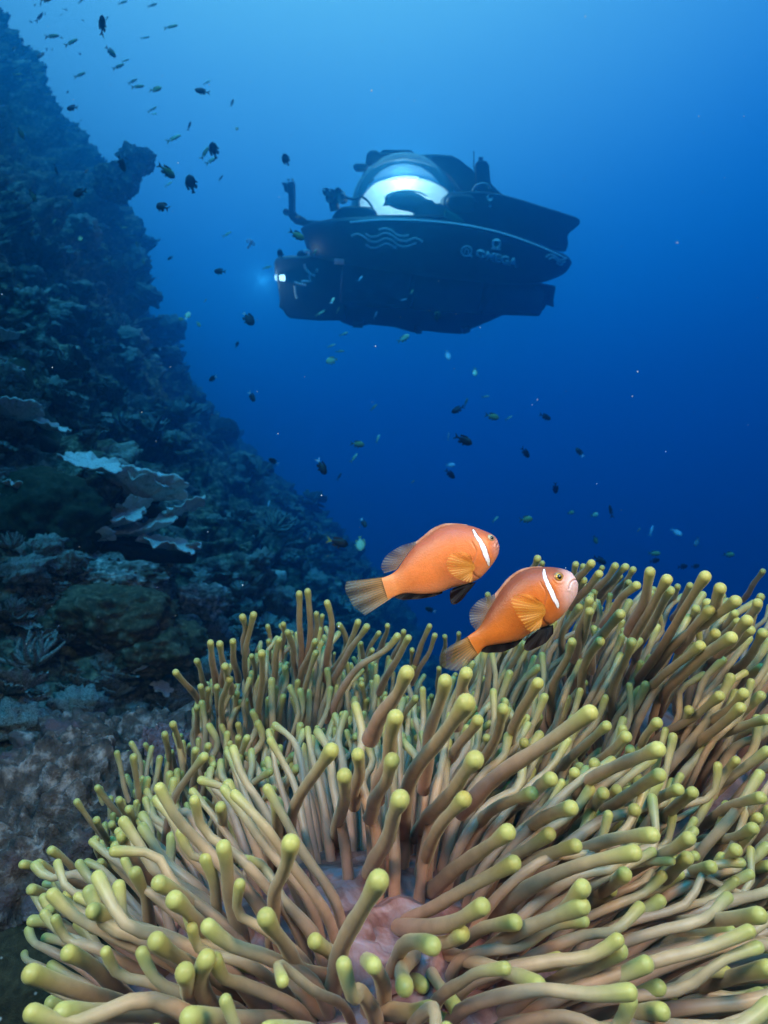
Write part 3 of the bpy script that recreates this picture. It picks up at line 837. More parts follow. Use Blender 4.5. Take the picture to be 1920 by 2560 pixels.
def build_anemonefish(spec):
    o0 = spec['crop_centre']; d = spec['depth']; k = d / FPX / 2.592          # metres per crop pixel
    pos = at(840 + o0[0] / 2.592, 1270 + o0[1] / 2.592, d)
    pitch = math.radians(spec['pitch'])
    root = empty('anemonefish', pos, (0, 0, 0), spec['label'], 'anemonefish', 'orange anemonefish over the anemones')
    Rm = Matrix.Rotation(TH, 4, 'X') @ Matrix.Rotation(-pitch, 4, 'Y')
    root.matrix_world = Matrix.Translation(Vector(pos)) @ Rm
    cp, sp_ = math.cos(pitch), math.sin(pitch)
    def loc(p):
        x, z = (p[0] - o0[0]) * k, (o0[1] - p[1]) * k
        return (x * cp + z * sp_, -x * sp_ + z * cp)
    up = np.array([loc(p) for p in spec['upper']]); lo = np.array([loc(p) for p in spec['lower']])
    x0, x1 = (up[-1, 0] + lo[-1, 0]) / 2, max(up[0, 0], lo[0, 0])
    def prof(A, xs):
        Q = catmull(A, 300)
        o = np.argsort(Q[:, 0]); Qx = Q[o, 0]; Qz = Q[o, 1]
        return np.interp(xs, Qx, Qz)
    nu, nv = 300, 128
    s = np.linspace(0, 1, nu)
    xs = x0 + (x1 - x0) * np.sin(s * math.pi / 2) ** 1.0
    zt, zb = prof(up, xs), prof(lo, xs)
    ker = np.ones(7) / 7
    zt[3:-3] = np.convolve(zt, ker, 'valid'); zb[3:-3] = np.convolve(zb, ker, 'valid')
    mid, hh = (zt + zb) / 2, np.maximum((zt - zb) / 2, 1e-5)
    Lb = x1 - x0
    t = (xs - x0) / Lb
    wid = Lb * np.interp(t, [0, .1, .25, .45, .65, .8, .9, .96, 0.99, 1.0], np.array([.020, .035, .075, .115, .140, .138, .118, .082, .05, .0]) * spec.get('fat', 1.0))
    wid = np.minimum(wid, hh * 0.95)
    bend = spec['bend'](t) * Lb
    ph = np.linspace(0, 2 * math.pi, nv, endpoint=False)
    S, Ph = np.meshgrid(np.arange(nu), ph, indexing='ij')
    c_, s_ = np.cos(Ph), np.sin(Ph)
    e = 0.92
    Yl = -np.sign(c_) * np.abs(c_) ** e * wid[S] * (1 - 0.18 * np.clip(-s_, 0, 1) ** 2)
    Zl = mid[S] + np.sign(s_) * np.abs(s_) ** 1.0 * hh[S]
    Xl = xs[S]
    X, Z, side = Xl.ravel(), Zl.ravel(), (c_.ravel() > -0.05)
    # back to photo-crop coordinates for the markings
    wx, wz = X * cp - Z * sp_, X * sp_ + Z * cp
    PX, PY = o0[0] + wx / k, o0[1] - wz / k
    def dist_poly(pts):
        P = catmull(np.array(pts, float), 120)
        D = np.sqrt((PX[:, None] - P[None, :, 0]) ** 2 + (PY[:, None] - P[None, :, 1]) ** 2)
        i = D.argmin(1)
        return D[np.arange(len(D)), i], i / 119.0, P[i]
    Y = Yl.ravel().copy()
    front = Y < 0
    # relief: gill cover, mouth, cheek
    dg, ig, Pg = dist_poly(spec['gill'])
    sgn = np.sign(PX - Pg[:, 0])
    rel = 0.0005 * np.exp(-(dg / 26) ** 2) * (sgn > 0) - 0.0004 * np.exp(-(dg / 8) ** 2)
    dm, im, Pm = dist_poly(spec['mouth'])
    rel += -0.0009 * np.exp(-(dm / 4.5) ** 2) + 0.0005 * np.exp(-((dm - 11) / 7) ** 2)
    ex, ey, er = spec['eye']
    de = np.hypot(PX - ex, PY - ey)
    rel += 0.0004 * np.exp(-((de - er) / 8) ** 2)
    nrmY = np.sign(Y)
    Y = Y + nrmY * rel * np.clip(wid[S].ravel() / (0.05 * Lb), 0, 1)
    Y += bend[S].ravel()
    # colour
    v = np.clip((Zl.ravel() - (mid - hh)[S].ravel()) / (2 * hh[S].ravel()), 0, 1)
    tt = t[S].ravel()
    pal = spec['pal']
    nz = fbm(np.stack([X, Y * 0.5, Z], -1) * 60, 4, 3)
    col = np.zeros((len(X), 3))
    def mix(a, b, f): return a * (1 - f[:, None]) + np.array(b)[None, :] * f[:, None]
    col[:] = pal['flank']
    col = mix(col, pal['back'], sstep(0.62, 0.98, v + 0.05 * nz))
    col = mix(col, pal['belly'], sstep(0.32, 0.02, v + 0.04 * nz) * 0.8)
    col = mix(col, pal['tailbase'], sstep(0.28, 0.0, tt))
    hd = np.hypot((PX - spec['snout'][0]) / spec['snout'][2], (PY - spec['snout'][1]) / spec['snout'][3])
    col = mix(col, pal['face'], sstep(1.25, 0.30, hd + 0.05 * nz) * pal.get('facew', .9))
    nz2 = fbm(np.stack([X, Y * 0.5, Z], -1) * 420, 2, 7)
    col *= (1 + 0.13 * nz + 0.07 * nz2)[:, None]
    col = mix(col, pal['line'], 0.45 * np.exp(-(dg / 5) ** 2))
    col = mix(col, (0.16, 0.07, 0.06), 0.6 * np.exp(-(dm / 3.5) ** 2))
    # the white bar behind the eye, on both flanks
    db, ib, Pb = dist_poly(spec['bar'])
    w = np.interp(ib, spec['bar_t'], spec['bar_w'])
    jag = fbm(np.stack([PX / 16, PY / 16, np.zeros_like(PX)], -1), 3, 9)
    w = w * (1 + 0.22 * jag)
    endc = (ib > 0.003) & (ib < 0.997)
    bar = sstep(1.5, -1.5, db - w) * endc
    rim = np.exp(-((db - w - 2.2) / 2.4) ** 2) * endc * 0.75
    col = mix(col, (0.03, 0.015, 0.02), rim)
    col = mix(col, (0.93, 0.93, 0.98), bar)
    V = np.stack([X, Y, Z], -1)
    nose = np.array([[x1 + 0.0002, bend[-1], mid[-1]]]); tl = np.array([[x0, bend[0], mid[0]]])
    F = grid_faces(nu, nv, wrap_v=True)
    tri = [[(nu - 1) * nv + j, (nu - 1) * nv + (j + 1) % nv, nu * nv] for j in range(nv)] + [[(j + 1) % nv, j, nu * nv + 1] for j in range(nv)]
    o = mobj('body', np.vstack([V, nose, tl]), F.tolist() + tri, M_FISH, root)
    set_attr(o.data, 'col', np.clip(np.vstack([col, col[-1:], col[:1]]), 0, 1))
    def by(x):                                  # centre line of the bent body
        return np.interp(x, xs, bend)
    def bw(x): return np.interp(x, xs, wid)
    def lp(pts): return [loc(p) for p in pts]
    # fins
    for nm, bs, ed, mt, ruf, rf in spec['fins']:
        B = np.array(lp(bs)); Bx = interp_poly(B, 60)[:, 0]
        y = by(np.clip(Bx, x0, x1)) + (spec.get('tail_y', 0) if nm == 'tail_fin' else 0)
        fin_mesh(nm, B, lp(ed), mt, root, y, ruf, rf, seed=1.3)
    # pelvic pair, black
    for bs, ed, sy in spec['pelvic']:
        B = np.array(lp(bs)); Bx = interp_poly(B, 60)[:, 0]
        y = by(Bx) + sy * 0.35 * bw(Bx)
        fin_mesh('pelvic_fin', B, lp(ed), M_BLACKFIN, root, y, 0.0008, 3, thick=0.0006, out=sy * 0.003)
    # pectorals, one on each flank
    for sy in (-1, 1):
        B = np.array(lp(spec['pect'][0])); Bx = interp_poly(B, 60)[:, 0]
        y = by(Bx) + sy * (bw(Bx) * 0.985 - 0.0004)
        ed = spec['pect'][1] if sy < 0 else spec.get('pect_far', spec['pect'][1])
        fin_mesh('pectoral_fin', B, lp(ed), M_PECT, root, y, 0.0010, 4, thick=0.0003, out=sy * 0.0065)
    # eyes: ring of skin, iris, pupil
    exl, ezl = loc((ex, ey)); er_m = er * k
    hz = np.interp(exl, xs, hh); md = np.interp(exl, xs, mid)
    q = np.clip((ezl - md) / hz, -0.95, 0.95)
    yw = bw(exl) * (1 - q * q) ** 0.5
    # the flank's slope where the eye sits
    dyx = -(bw(exl + 0.002) - bw(exl - 0.002)) / 0.004
    dyz = 0.65 * q * bw(exl) / hz / max((1 - q * q) ** 0.5, .3)
    for sy in (-1, 1):
        nv3 = Vector((dyx * 0.8, sy, dyz * 0.5)).normalized()
        quat = nv3.to_track_quat('Z', 'Y')
        c = Vector((exl, by(exl) + sy * (yw + 0.0002), ezl))
        def dome(name, r, h, lift, mat, par, hole=0.0):
            rr = np.linspace(max(hole, 0.001), 1, 14)
            a = np.linspace(0, 2 * math.pi, 40, endpoint=False)
            VV = np.array([[r * q_ * math.cos(b_), r * q_ * math.sin(b_), lift + h * math.sqrt(max(0, 1 - q_ * q_))] for q_ in rr for b_ in a])
            VV = np.array([list(c + quat @ Vector(v_)) for v_ in VV])
            return mobj(name, VV, grid_faces(14, 40, wrap_v=True)[:, ::-1], mat, par)
        eye = dome('eye', er_m, er_m * 0.42, -0.0004, spec['ring_mat'], root)
        dome('iris', er_m * spec['iris_r'], er_m * 0.36, er_m * 0.12, spec['iris_mat'], eye)
        dome('pupil', er_m * spec['pupil_r'], er_m * 0.34, er_m * 0.22, M_PUPIL, eye)
    return root

M_RING1 = mat_iris('eye_ring_pale', (0.62, 0.42, 0.24), (0.48, 0.24, 0.12))
M_IRIS1 = mat_iris('iris_pale', (0.60, 0.50, 0.33), (0.40, 0.24, 0.10))
M_RING2 = mat_iris('eye_ring_orange', (0.30, 0.14, 0.07), (0.42, 0.22, 0.10))
M_IRIS2 = mat_iris('iris_gold', (0.80, 0.46, 0.05), (0.42, 0.20, 0.03))

FISH_UPPER = dict(
    label='orange anemonefish with a white cheek bar, hovering higher and clear of the tentacles',
    crop_centre=(690, 335), depth=0.54, pitch=17.0, fat=0.95,
    upper=[(1056, 246), (1054, 222), (1040, 200), (1012, 172), (960, 148), (900, 124), (850, 112), (780, 108), (710, 116), (640, 146), (580, 190), (520, 234), (480, 278), (440, 332), (405, 388), (370, 422), (325, 444), (285, 455)],
    lower=[(1056, 250), (1052, 282), (1042, 312), (1018, 352), (985, 395), (950, 433), (915, 461), (870, 482), (800, 503), (740, 519), (690, 538), (640, 552), (560, 558), (480, 553), (430, 556), (385, 572), (345, 590)],
    bend=lambda t: -0.02 * np.sin((t - 0.15) * 2.6), snout=(1058, 250, 78, 95), tail_y=0.0,
    gill=[(868, 215), (895, 270), (880, 330), (868, 370), (885, 420), (935, 452)],
    mouth=[(1060, 226), (1048, 222), (1036, 232), (1030, 244)], eye=(993, 193, 27), iris_r=0.74, pupil_r=0.50, ring_mat=M_RING1, iris_mat=M_IRIS1,
    bar=[(877, 136), (898, 180), (922, 215), (942, 258), (957, 300), (973, 338), (983, 372)], bar_t=[0, .15, .35, .55, .75, .92, 1], bar_w=[4, 9, 12, 16, 15, 9, 3],
    pal=dict(flank=(0.76, 0.205, 0.045), back=(0.46, 0.115, 0.045), belly=(0.80, 0.30, 0.13), tailbase=(0.78, 0.27, 0.08), face=(0.62, 0.29, 0.25), line=(0.42, 0.13, 0.05), facew=0.75),
    fins=[
        ('tail_fin', [(318, 446), (322, 480), (334, 520), (350, 556), (368, 578)], [(66, 478), (58, 520), (80, 580), (120, 645), (188, 696)], M_TAIL, 0.0016, 2.5),
        ('dorsal_fin', [(392, 398), (415, 366), (440, 330), (478, 278), (520, 232)], [(312, 424), (292, 375), (330, 305), (420, 246), (522, 214)], M_DORS, 0.0010, 3),
        ('spiny_dorsal', [(520, 238), (580, 194), (640, 150), (710, 120), (780, 112), (850, 116)], [(516, 220), (570, 176), (632, 128), (705, 101), (780, 100), (850, 108)], M_BACKFIN, 0.0004, 3),
        ('anal_fin', [(690, 536), (640, 550), (560, 556), (480, 551), (425, 556)], [(688, 552), (610, 577), (520, 590), (430, 594), (374, 580)], M_BLACKFIN, 0.0008, 3),
    ],
    pelvic=[([(900, 474), (870, 482), (838, 492)], [(850, 530), (790, 600), (742, 610), (730, 560), (734, 526)][:5], -1), ([(896, 476), (866, 484), (836, 494)], [(862, 520), (810, 575), (770, 590), (752, 560), (760, 528)], 1)],
    pect=([(868, 335), (880, 352), (886, 372), (880, 392), (868, 405)], [(850, 288), (790, 272), (722, 290), (700, 345), (722, 405), (790, 452), (862, 462)]),
    pect_far=[(905, 380), (930, 420), (962, 464), (945, 468), (920, 462), (900, 450), (880, 430)],
)
FISH_LOWER = dict(
    label='deep orange anemonefish with a pale pink snout, nestled lower among the tentacle tips',
    crop_centre=(1190, 680), depth=0.50, pitch=30.0, fat=1.12,
    upper=[(1554, 476), (1548, 452), (1528, 428), (1498, 405), (1450, 389), (1390, 381), (1330, 380), (1270, 386), (1210, 404), (1160, 434), (1110, 480), (1070, 530), (1035, 585), (1000, 640), (970, 695), (942, 752), (905, 795), (872, 818), (842, 842)],
    lower=[(1554, 480), (1555, 515), (1547, 556), (1520, 606), (1490, 654), (1450, 702), (1400, 744), (1350, 764), (1300, 782), (1250, 812), (1200, 846), (1150, 864), (1080, 878), (1010, 888), (960, 902), (928, 938)],
    bend=lambda t: -0.10 * np.clip(t - 0.55, 0, 1) ** 1.6 - 0.02 * t, snout=(1545, 520, 140, 210), tail_y=0.0,
    gill=[(1300, 470), (1330, 530), (1325, 590), (1310, 650), (1325, 710), (1370, 752)],
    mouth=[(1556, 478), (1535, 458), (1505, 458), (1482, 478), (1472, 508)], eye=(1412, 435, 34), iris_r=0.72, pupil_r=0.52, ring_mat=M_RING2, iris_mat=M_IRIS2,
    bar=[(1331, 388), (1325, 425), (1338, 475), (1360, 525), (1380, 570), (1402, 605), (1410, 634)], bar_t=[0, .12, .35, .6, .8, .93, 1], bar_w=[3, 9, 12, 14, 12, 10, 3],
    pal=dict(flank=(0.62, 0.150, 0.014), back=(0.25, 0.062, 0.022), belly=(0.68, 0.21, 0.05), tailbase=(0.58, 0.155, 0.018), face=(0.82, 0.56, 0.52), line=(0.30, 0.09, 0.03), facew=0.95),
    fins=[
        ('tail_fin', [(866, 828), (878, 858), (896, 886), (918, 908), (944, 922)], [(770, 880), (690, 930), (666, 985), (708, 1042), (800, 1050), (880, 1000)], M_TAIL2, 0.0022, 2),
        ('dorsal_fin', [(948, 748), (975, 692), (1002, 638), (1035, 586)], [(905, 792), (868, 738), (872, 655), (935, 592), (1030, 556)], M_DORS, 0.0010, 3),
        ('spiny_dorsal', [(1035, 590), (1070, 534), (1110, 484), (1160, 438), (1210, 408), (1270, 390), (1330, 384)], [(1026, 560), (1064, 512), (1104, 464), (1156, 418), (1210, 392), (1270, 379), (1330, 377)], M_BACKFIN, 0.0004, 3),
        ('anal_fin', [(1205, 842), (1150, 862), (1080, 876), (1010, 886), (955, 902)], [(1208, 852), (1150, 902), (1080, 930), (1000, 938), (930, 930)], M_BLACKFIN, 0.0008, 3),
    ],
    pelvic=[([(1392, 748), (1345, 764), (1298, 782)], [(1386, 800), (1345, 850), (1262, 900), (1208, 902), (1216, 846), (1255, 804)], -1), ([(1400, 742), (1372, 758), (1345, 770)], [(1402, 762), (1382, 812), (1335, 866), (1285, 882), (1290, 860)], 1)],
    pect=([(1302, 596), (1320, 615), (1328, 645), (1322, 675), (1308, 695)], [(1240, 545), (1145, 532), (1100, 570), (1120, 635), (1172, 715), (1215, 768), (1285, 745)]),
)
build_anemonefish(FISH_UPPER)
build_anemonefish(FISH_LOWER)

# ================================================================== the submersible
SD = 10.8
SK = 10.0 / FPX / 1.975            # metres per crop pixel at its distance
def build_submarine():
    pos = at(636 + 840 / 1.975, 354 + 520 / 1.975, 10.0)
    root = empty('submarine', pos, (math.radians(27), 0, 0), 'dark research submarine with a lit clear dome, hanging in the open water', 'submarine')
    X = lambda cx: (cx - 840) * SK
    Z = lambda cy_: (520 - cy_) * SK * 0.925
    def L(pts): return [(X(a), Z(b)) for a, b in pts]
    def prism(name, poly, y0, y1, mat, parent=None, bev=0.02):
        # each traced outline is sized for the distance its front face stands at
        k = 1 + y0 / SD
        o = globals()['prism'](name, [(a * k, b * k) for a, b in poly], y0, y1, mat, parent, bev)
        return o
    M_HULL, n, l, b = new_mat('navy_hull_paint', (0.018, 0.028, 0.040), 0.45, spec=0.5)
    t = tex_noise(n, l, coords(n), 3.0, 5); r = ramp(n, l, t.outputs['Fac'], [(0.3, (0.014, 0.022, 0.032)), (0.7, (0.026, 0.040, 0.055))]); l.new(r.outputs['Color'], b.inputs['Base Color'])
    M_DARK, n, l, b = new_mat('black_frame_metal', (0.012, 0.014, 0.018), 0.55)
    t = tex_noise(n, l, coords(n), 6.0, 4); r = ramp(n, l, t.outputs['Fac'], [(0.3, (0.008, 0.010, 0.013)), (0.7, (0.022, 0.026, 0.032))]); l.new(r.outputs['Color'], b.inputs['Base Color'])
    M_TANK, n, l, b = new_mat('tank_grey_paint', (0.10, 0.12, 0.15), 0.5)
    t = tex_noise(n, l, coords(n), 2.0, 4); r = ramp(n, l, t.outputs['Fac'], [(0.3, (0.07, 0.09, 0.11)), (0.7, (0.13, 0.15, 0.18))]); l.new(r.outputs['Color'], b.inputs['Base Color'])
    M_PALE, *_ = new_mat('pale_marking_paint', (0.80, 0.88, 0.92), 0.5)
    M_PIPE, *_ = new_mat('pale_pipe', (0.55, 0.68, 0.72), 0.4)
    M_WHITE, *_ = new_mat('cockpit_white_liner', (0.80, 0.84, 0.88), 0.5)
    M_SEAT, *_ = new_mat('cockpit_seat', (0.03, 0.10, 0.12), 0.6)
    M_TEAL, *_ = new_mat('cockpit_green_panel', (0.03, 0.16, 0.08), 0.6)

    # ---- upper hull: stations along x, section between top and bottom edge, bulging towards us
    top = np.array(L([(215, 428), (240, 412), (300, 396), (380, 384), (480, 376), (620, 374), (760, 380), (900, 390), (1050, 410), (1200, 442), (1350, 488), (1480, 535), (1550, 562), (1578, 580), (1586, 600)]))
    bot = np.array(L([(215, 440), (232, 500), (255, 565), (430, 604), (650, 640), (900, 674), (1200, 706), (1330, 712), (1450, 698), (1520, 675), (1565, 656), (1582, 636), (1586, 610)]))
    xs = np.interp(np.linspace(0, 1, 160), np.linspace(0, 1, 26), np.interp(np.linspace(0, 1, 26), [0, .12, .92, 1], [X(215), X(300), X(1520), X(1586)]))
    zt = np.interp(xs, top[:, 0], top[:, 1]); zb = np.interp(xs, bot[:, 0], bot[:, 1])
    ker = np.ones(5) / 5
    zt[2:-2] = np.convolve(zt, ker, 'valid'); zb[2:-2] = np.convolve(zb, ker, 'valid')
    def yfront(x):
        u = (x - X(640)) / np.where(x < X(640), X(640) - X(205), X(1600) - X(640))
        return -0.12 - 0.78 * np.sqrt(np.clip(1 - np.abs(u) ** 2.3, 0, 1))
    def ysurf(x, z):
        a = np.interp(x, xs, zt); c = np.interp(x, xs, zb)
        q = np.clip((z - (a + c) / 2) / np.maximum((a - c) / 2, 1e-3), -1, 1)
        yf = yfront(x)
        return yf + (0.9 - yf) * 0.10 * (0.5 - 0.5 * q) ** 2 + 0.05 * np.abs(q) ** 8
    ns = 30
    V = []
    for i, x in enumerate(xs):
        a, c = zt[i], zb[i]
        zz = np.linspace(a, c, ns)
        for z in zz: V.append((x, float(ysurf(np.array(x), np.array(z))), z))
        yb = max(0.9, float(yfront(x)) + 0.4)
        for z in (c, (a + c) / 2, a): V.append((x, yb * (1 - .25 * (z == c)), z))
    ring = ns + 3
    F = grid_faces(len(xs), ring, wrap_v=True).tolist() + [list(range(ring))[::-1], list(range((len(xs) - 1) * ring, len(xs) * ring))]
    hull = mobj('hull', np.array(V), F, M_HULL, root)
    hull.scale = (0.955, 1, 0.955)
    for p in hull.data.polygons:
        if len(p.vertices) > 4: p.use_smooth = False
    bevel_obj(hull, 0.012, 2)

    def ribbon(name, pts, w, mat, par, n=60, lift=0.014):
        P = catmull(np.array([(X(a), Z(b_)) for a, b_ in pts]), n)
        T = np.gradient(P, axis=0); T /= np.linalg.norm(T, axis=1)[:, None]
        Nn = np.stack([-T[:, 1], T[:, 0]], -1)
        rows = []
        for k, o_, lf in ((0, -1, 0.0), (1, -1, 1), (2, 1, 1), (3, 1, 0.0)):
            Q = P + Nn * o_ * w * SK / 2
            rows.append(np.stack([Q[:, 0], ysurf(Q[:, 0], Q[:, 1]) - lift * lf + (0.004 if not lf else 0), Q[:, 1]], -1))
        V = np.stack(rows, 1).reshape(-1, 3)
        return mobj(name, V, grid_faces(n, 4, wrap_v=True)[:, ::-1], mat, par, smooth=False)
    ribbon('gunwale_stripe', [(470, 402), (620, 391), (760, 393), (900, 402), (1050, 422), (1200, 455), (1350, 503), (1480, 553), (1545, 580)], 9, M_PALE, hull, 90)
    waves = [[(605, 437), (635, 431), (665, 440), (690, 460), (720, 468), (748, 463)],
             [(543, 455), (568, 470), (598, 468), (635, 453), (668, 464), (700, 485), (735, 490), (770, 478), (795, 482), (815, 495)],
             [(475, 467), (505, 457), (535, 470), (565, 492), (600, 494), (635, 478), (668, 488), (700, 512), (735, 517), (785, 500)],
             [(543, 505), (570, 522), (600, 520), (640, 503), (665, 512), (688, 525)]]
    for w in waves: ribbon('wave_emblem', w, 9, M_PALE, hull, 40)
    for w in ([(1425, 570), (1447, 557), (1475, 565), (1505, 585), (1545, 578)], [(1442, 580), (1465, 572), (1490, 588), (1520, 598), (1542, 592)], [(1488, 598), (1508, 610), (1530, 608)]):
        ribbon('wave_emblem', w, 7, M_PALE, hull, 30)

    # ---- lettering laid on the hull side
    def lettering(txt, cx, cy_, h, ang, name, sx=1.0, wgt=0.045):
        cu = bpy.data.curves.new(name, 'FONT'); cu.body = txt; cu.size = 1.0; cu.align_x = 'CENTER'; cu.align_y = 'CENTER'
        cu.offset = wgt; cu.space_character = 1.02
        tmp = bpy.data.objects.new('tmp', cu)
        C.objects.link(tmp)
        dg = bpy.context.evaluated_depsgraph_get()
        me = bpy.data.meshes.new_from_object(tmp.evaluated_get(dg))
        C.objects.unlink(tmp); bpy.data.objects.remove(tmp)
        co = np.empty(len(me.vertices) * 3); me.vertices.foreach_get('co', co); co = co.reshape(-1, 3)
        hh = co[:, 1].max() - co[:, 1].min()
        co[:, :2] -= (co[:, :2].max(0) + co[:, :2].min(0)) / 2
        co *= h * SK / hh
        co[:, 0] *= sx
        a = math.radians(ang)
        x = X(cx) + co[:, 0] * math.cos(a) - co[:, 1] * math.sin(a) * 0.3
        z = Z(cy_) + co[:, 0] * math.sin(a) + co[:, 1]
        me.vertices.foreach_set('co', np.stack([x, ysurf(x, z) - 0.016, z], -1).astype(np.float32).ravel())
        me.materials.clear(); me.materials.append(M_PALE)
        o = link(bpy.data.objects.new(name, me), hull)
        m = o.modifiers.new('thick', 'SOLIDIFY'); m.thickness = 0.01
        return o
    lettering('OMEGA', 1178, 573, 40, -13.0, 'lettering', 1.18)
    lettering('\u03a9', 1168, 506, 52, -4.0, 'omega_emblem', 1.0)
    # round badge with a short tail before the word
    ang = np.linspace(0, 2 * math.pi, 40)
    ribbon('round_badge', [(1026 + 25 * math.cos(a), 539 + 24 * math.sin(a)) for a in ang], 8, M_PALE, hull, 60)
    ribbon('round_badge', [(1018, 548), (1018, 532), (1026, 528), (1034, 534), (1034, 550)], 6, M_PALE, hull, 30)
    ribbon('round_badge', [(1036, 552), (1046, 562), (1056, 566)], 8, M_PALE, hull, 16)
    o = ribbon('name_plate', [(386, 590), (436, 592)], 28, M_PALE, hull, 10)
    

    # ---- lower body: nose housing, tanks, keel
    prism('nose_housing', L([(84, 600), (92, 578), (112, 569), (250, 564), (420, 560), (440, 900), (300, 902), (150, 888), (128, 872), (118, 842), (95, 832), (102, 800), (96, 715), (85, 650)]), -0.35, 0.7, M_HULL, root, 0.05)
    prism('keel', L([(410, 600), (1400, 690), (1292, 850), (1180, 905), (1060, 958), (1040, 974), (940, 968), (838, 955), (822, 967), (790, 966), (690, 936), (560, 922), (520, 932), (468, 930), (410, 905)]), -0.10, 0.65, M_DARK, root, 0.035)
    for a, b_ in (((470, 929), (520, 931)), ((792, 962), (826, 964)), ((1040, 966), (1075, 954))):
        prism('skid_foot', L([(a[0], a[1] - 20), (b_[0], b_[1] - 20), (b_[0], b_[1] + 8), (a[0], a[1] + 8)]), -0.5, 0.6, M_DARK, root, 0.01)
    def tank(name, p0, r0, p1, r1, y, mat):
        P = np.array([(X(p0[0]), y, Z(p0[1])), (X(p1[0]), y, Z(p1[1]))])
        s = np.r_[0, 0.004, 0.02, np.linspace(0.05, 0.95, 12), 0.98, 0.996, 1]
        e = np.r_[0.80, 0.92, 0.985, np.ones(12), 0.985, 0.92, 0.80]
        path = P[0] * (1 - s[:, None]) + P[1] * s[:, None]
        rr = (r0 * (1 - s) + r1 * s) * SK * e
        V, F = tube_arrays(path, rr, 40)
        F = F.tolist() + [list(range(40))[::-1], list(range(len(V) - 40, len(V)))]
        return mobj(name, V, F, mat, root)
    for y in (-0.20, 0.50):
        tank('ballast_tank', (430, 690), 112, (765, 722), 104, y, M_TANK)
        tank('ballast_tank', (785, 726), 102, (1118, 758), 92, y, M_TANK)
        tank('ballast_tank', (1134, 762), 91, (1425, 786), 78, y, M_TANK)
    for c0, c1 in (((763, 722), (787, 726)), ((1116, 758), (1136, 762))):
        tank('tank_strap', c0, 98, c1, 98, -0.20, M_DARK)
    prism('tank_cap', L([(1420, 712), (1450, 705), (1468, 735), (1470, 800), (1448, 845), (1415, 862), (1330, 852), (1300, 830), (1380, 720)]), -0.38, 0.3, M_HULL, root, 0.03)
    # stern thruster: shroud, hub and blades
    th = prism('thruster_shroud', L([(1462, 722), (1480, 716), (1500, 718), (1498, 745), (1494, 790), (1500, 830), (1484, 824), (1468, 818), (1466, 770)]), -0.40, 0.10, M_DARK, root, 0.02)
    tube('thruster_hub', [(X(1440), -0.15, Z(770)), (X(1486), -0.15, Z(772))], 0.05, M_DARK, th)
    # ---- rear deck behind the dome
    prism('rear_deck', L([(918, 330), (922, 285), (935, 262), (960, 254), (1050, 250), (1120, 252), (1192, 262), (1300, 291), (1450, 336), (1562, 370), (1590, 384), (1593, 405), (1568, 430), (1540, 455), (1538, 475), (1545, 500), (1536, 545), (1400, 515), (1200, 462), (1050, 432), (1000, 402), (950, 362)]), -0.30, 0.85, M_HULL, root, 0.045)
    prism('deck_pod', L([(930, 300), (945, 268), (1000, 262), (1060, 268), (1085, 300), (1070, 350), (990, 352), (945, 332)]), -0.50, -0.26, M_DARK, root, 0.05)
    # ---- canopy frame over the dome
    fr = prism('canopy_frame', L([(553, 128), (560, 78), (578, 62), (608, 64), (622, 73), (700, 73), (780, 77), (800, 83), (880, 80), (960, 86), (1000, 104), (1030, 128), (1062, 150), (1098, 186), (1120, 200), (1150, 232), (1196, 262), (1050, 254), (1010, 250), (990, 225), (950, 180), (900, 145), (830, 118), (740, 104), (650, 116), (590, 142)]), 0.10, 0.75, M_DARK, root, 0.03)
    prism('canopy_light', L([(495, 132), (505, 122), (560, 124), (566, 142), (556, 158), (510, 156), (497, 148)]), 0.1, 0.3, M_DARK, root, 0.02)
    prism('hatch', L([(630, 66), (640, 60), (770, 62), (785, 76), (625, 76)]), 0.15, 0.6, M_DARK, root, 0.01)
    # ---- mast with instruments
    prism('mast', L([(1080, 235), (1076, 140), (1084, 112), (1122, 110), (1140, 130), (1146, 180), (1152, 215), (1195, 255), (1215, 268), (1120, 268)]), 0.05, 0.30, M_DARK, root, 0.015)
    tube('antenna', [(X(1071), 0.15, Z(140)), (X(1070), 0.15, Z(98)), (X(1068), 0.15, Z(60))], 0.007, M_DARK, root, 8)
    tube('beacon', [(X(1103), 0.15, Z(112)), (X(1103), 0.15, Z(90))], 0.035, M_DARK, root, 16)
    tube('handrail', [(X(1060), -0.1, Z(250)), (X(1075), -0.15, Z(228)), (X(1105), -0.18, Z(219)), (X(1130), -0.15, Z(226)), (X(1142), -0.1, Z(240))], 0.014, M_PIPE, root, 8)
    tube('gauge', [(X(1130), -0.33, Z(290)), (X(1132), -0.40, Z(291))], 0.04, M_PIPE, root, 14)
    tube('gauge', [(X(1134), -0.33, Z(326)), (X(1135), -0.38, Z(327))], 0.022, M_PIPE, root, 12)
    # ---- front camera cluster with hose, and the arm
    g = prism('camera_bracket', L([(372, 378), (392, 350), (425, 325), (470, 318), (560, 326), (590, 340), (602, 374), (480, 380)]), -0.55, -0.05, M_HULL, root, 0.03)
    for cx, cy2, rr in ((378, 268, 17), (402, 276, 20), (392, 298, 18), (432, 266, 16), (438, 288, 22)):
        a = np.linspace(0, 2 * math.pi, 20, endpoint=False)
        tube('camera_housing', [(X(cx), -0.62, Z(cy2)), (X(cx), -0.45, Z(cy2)), (X(cx) + 0.03, -0.25, Z(cy2 + 6))], rr * SK, M_DARK, g, 14)
    for cx, cy2 in ((370, 258), (396, 262), (452, 272)):
        tube('lens', [(X(cx), -0.66, Z(cy2)), (X(cx), -0.60, Z(cy2))], 0.018, M_PIPE, g, 12)
    tube('bracket_post', [(X(405), -0.4, Z(300)), (X(412), -0.4, Z(350))], 0.07, M_DARK, g, 12)
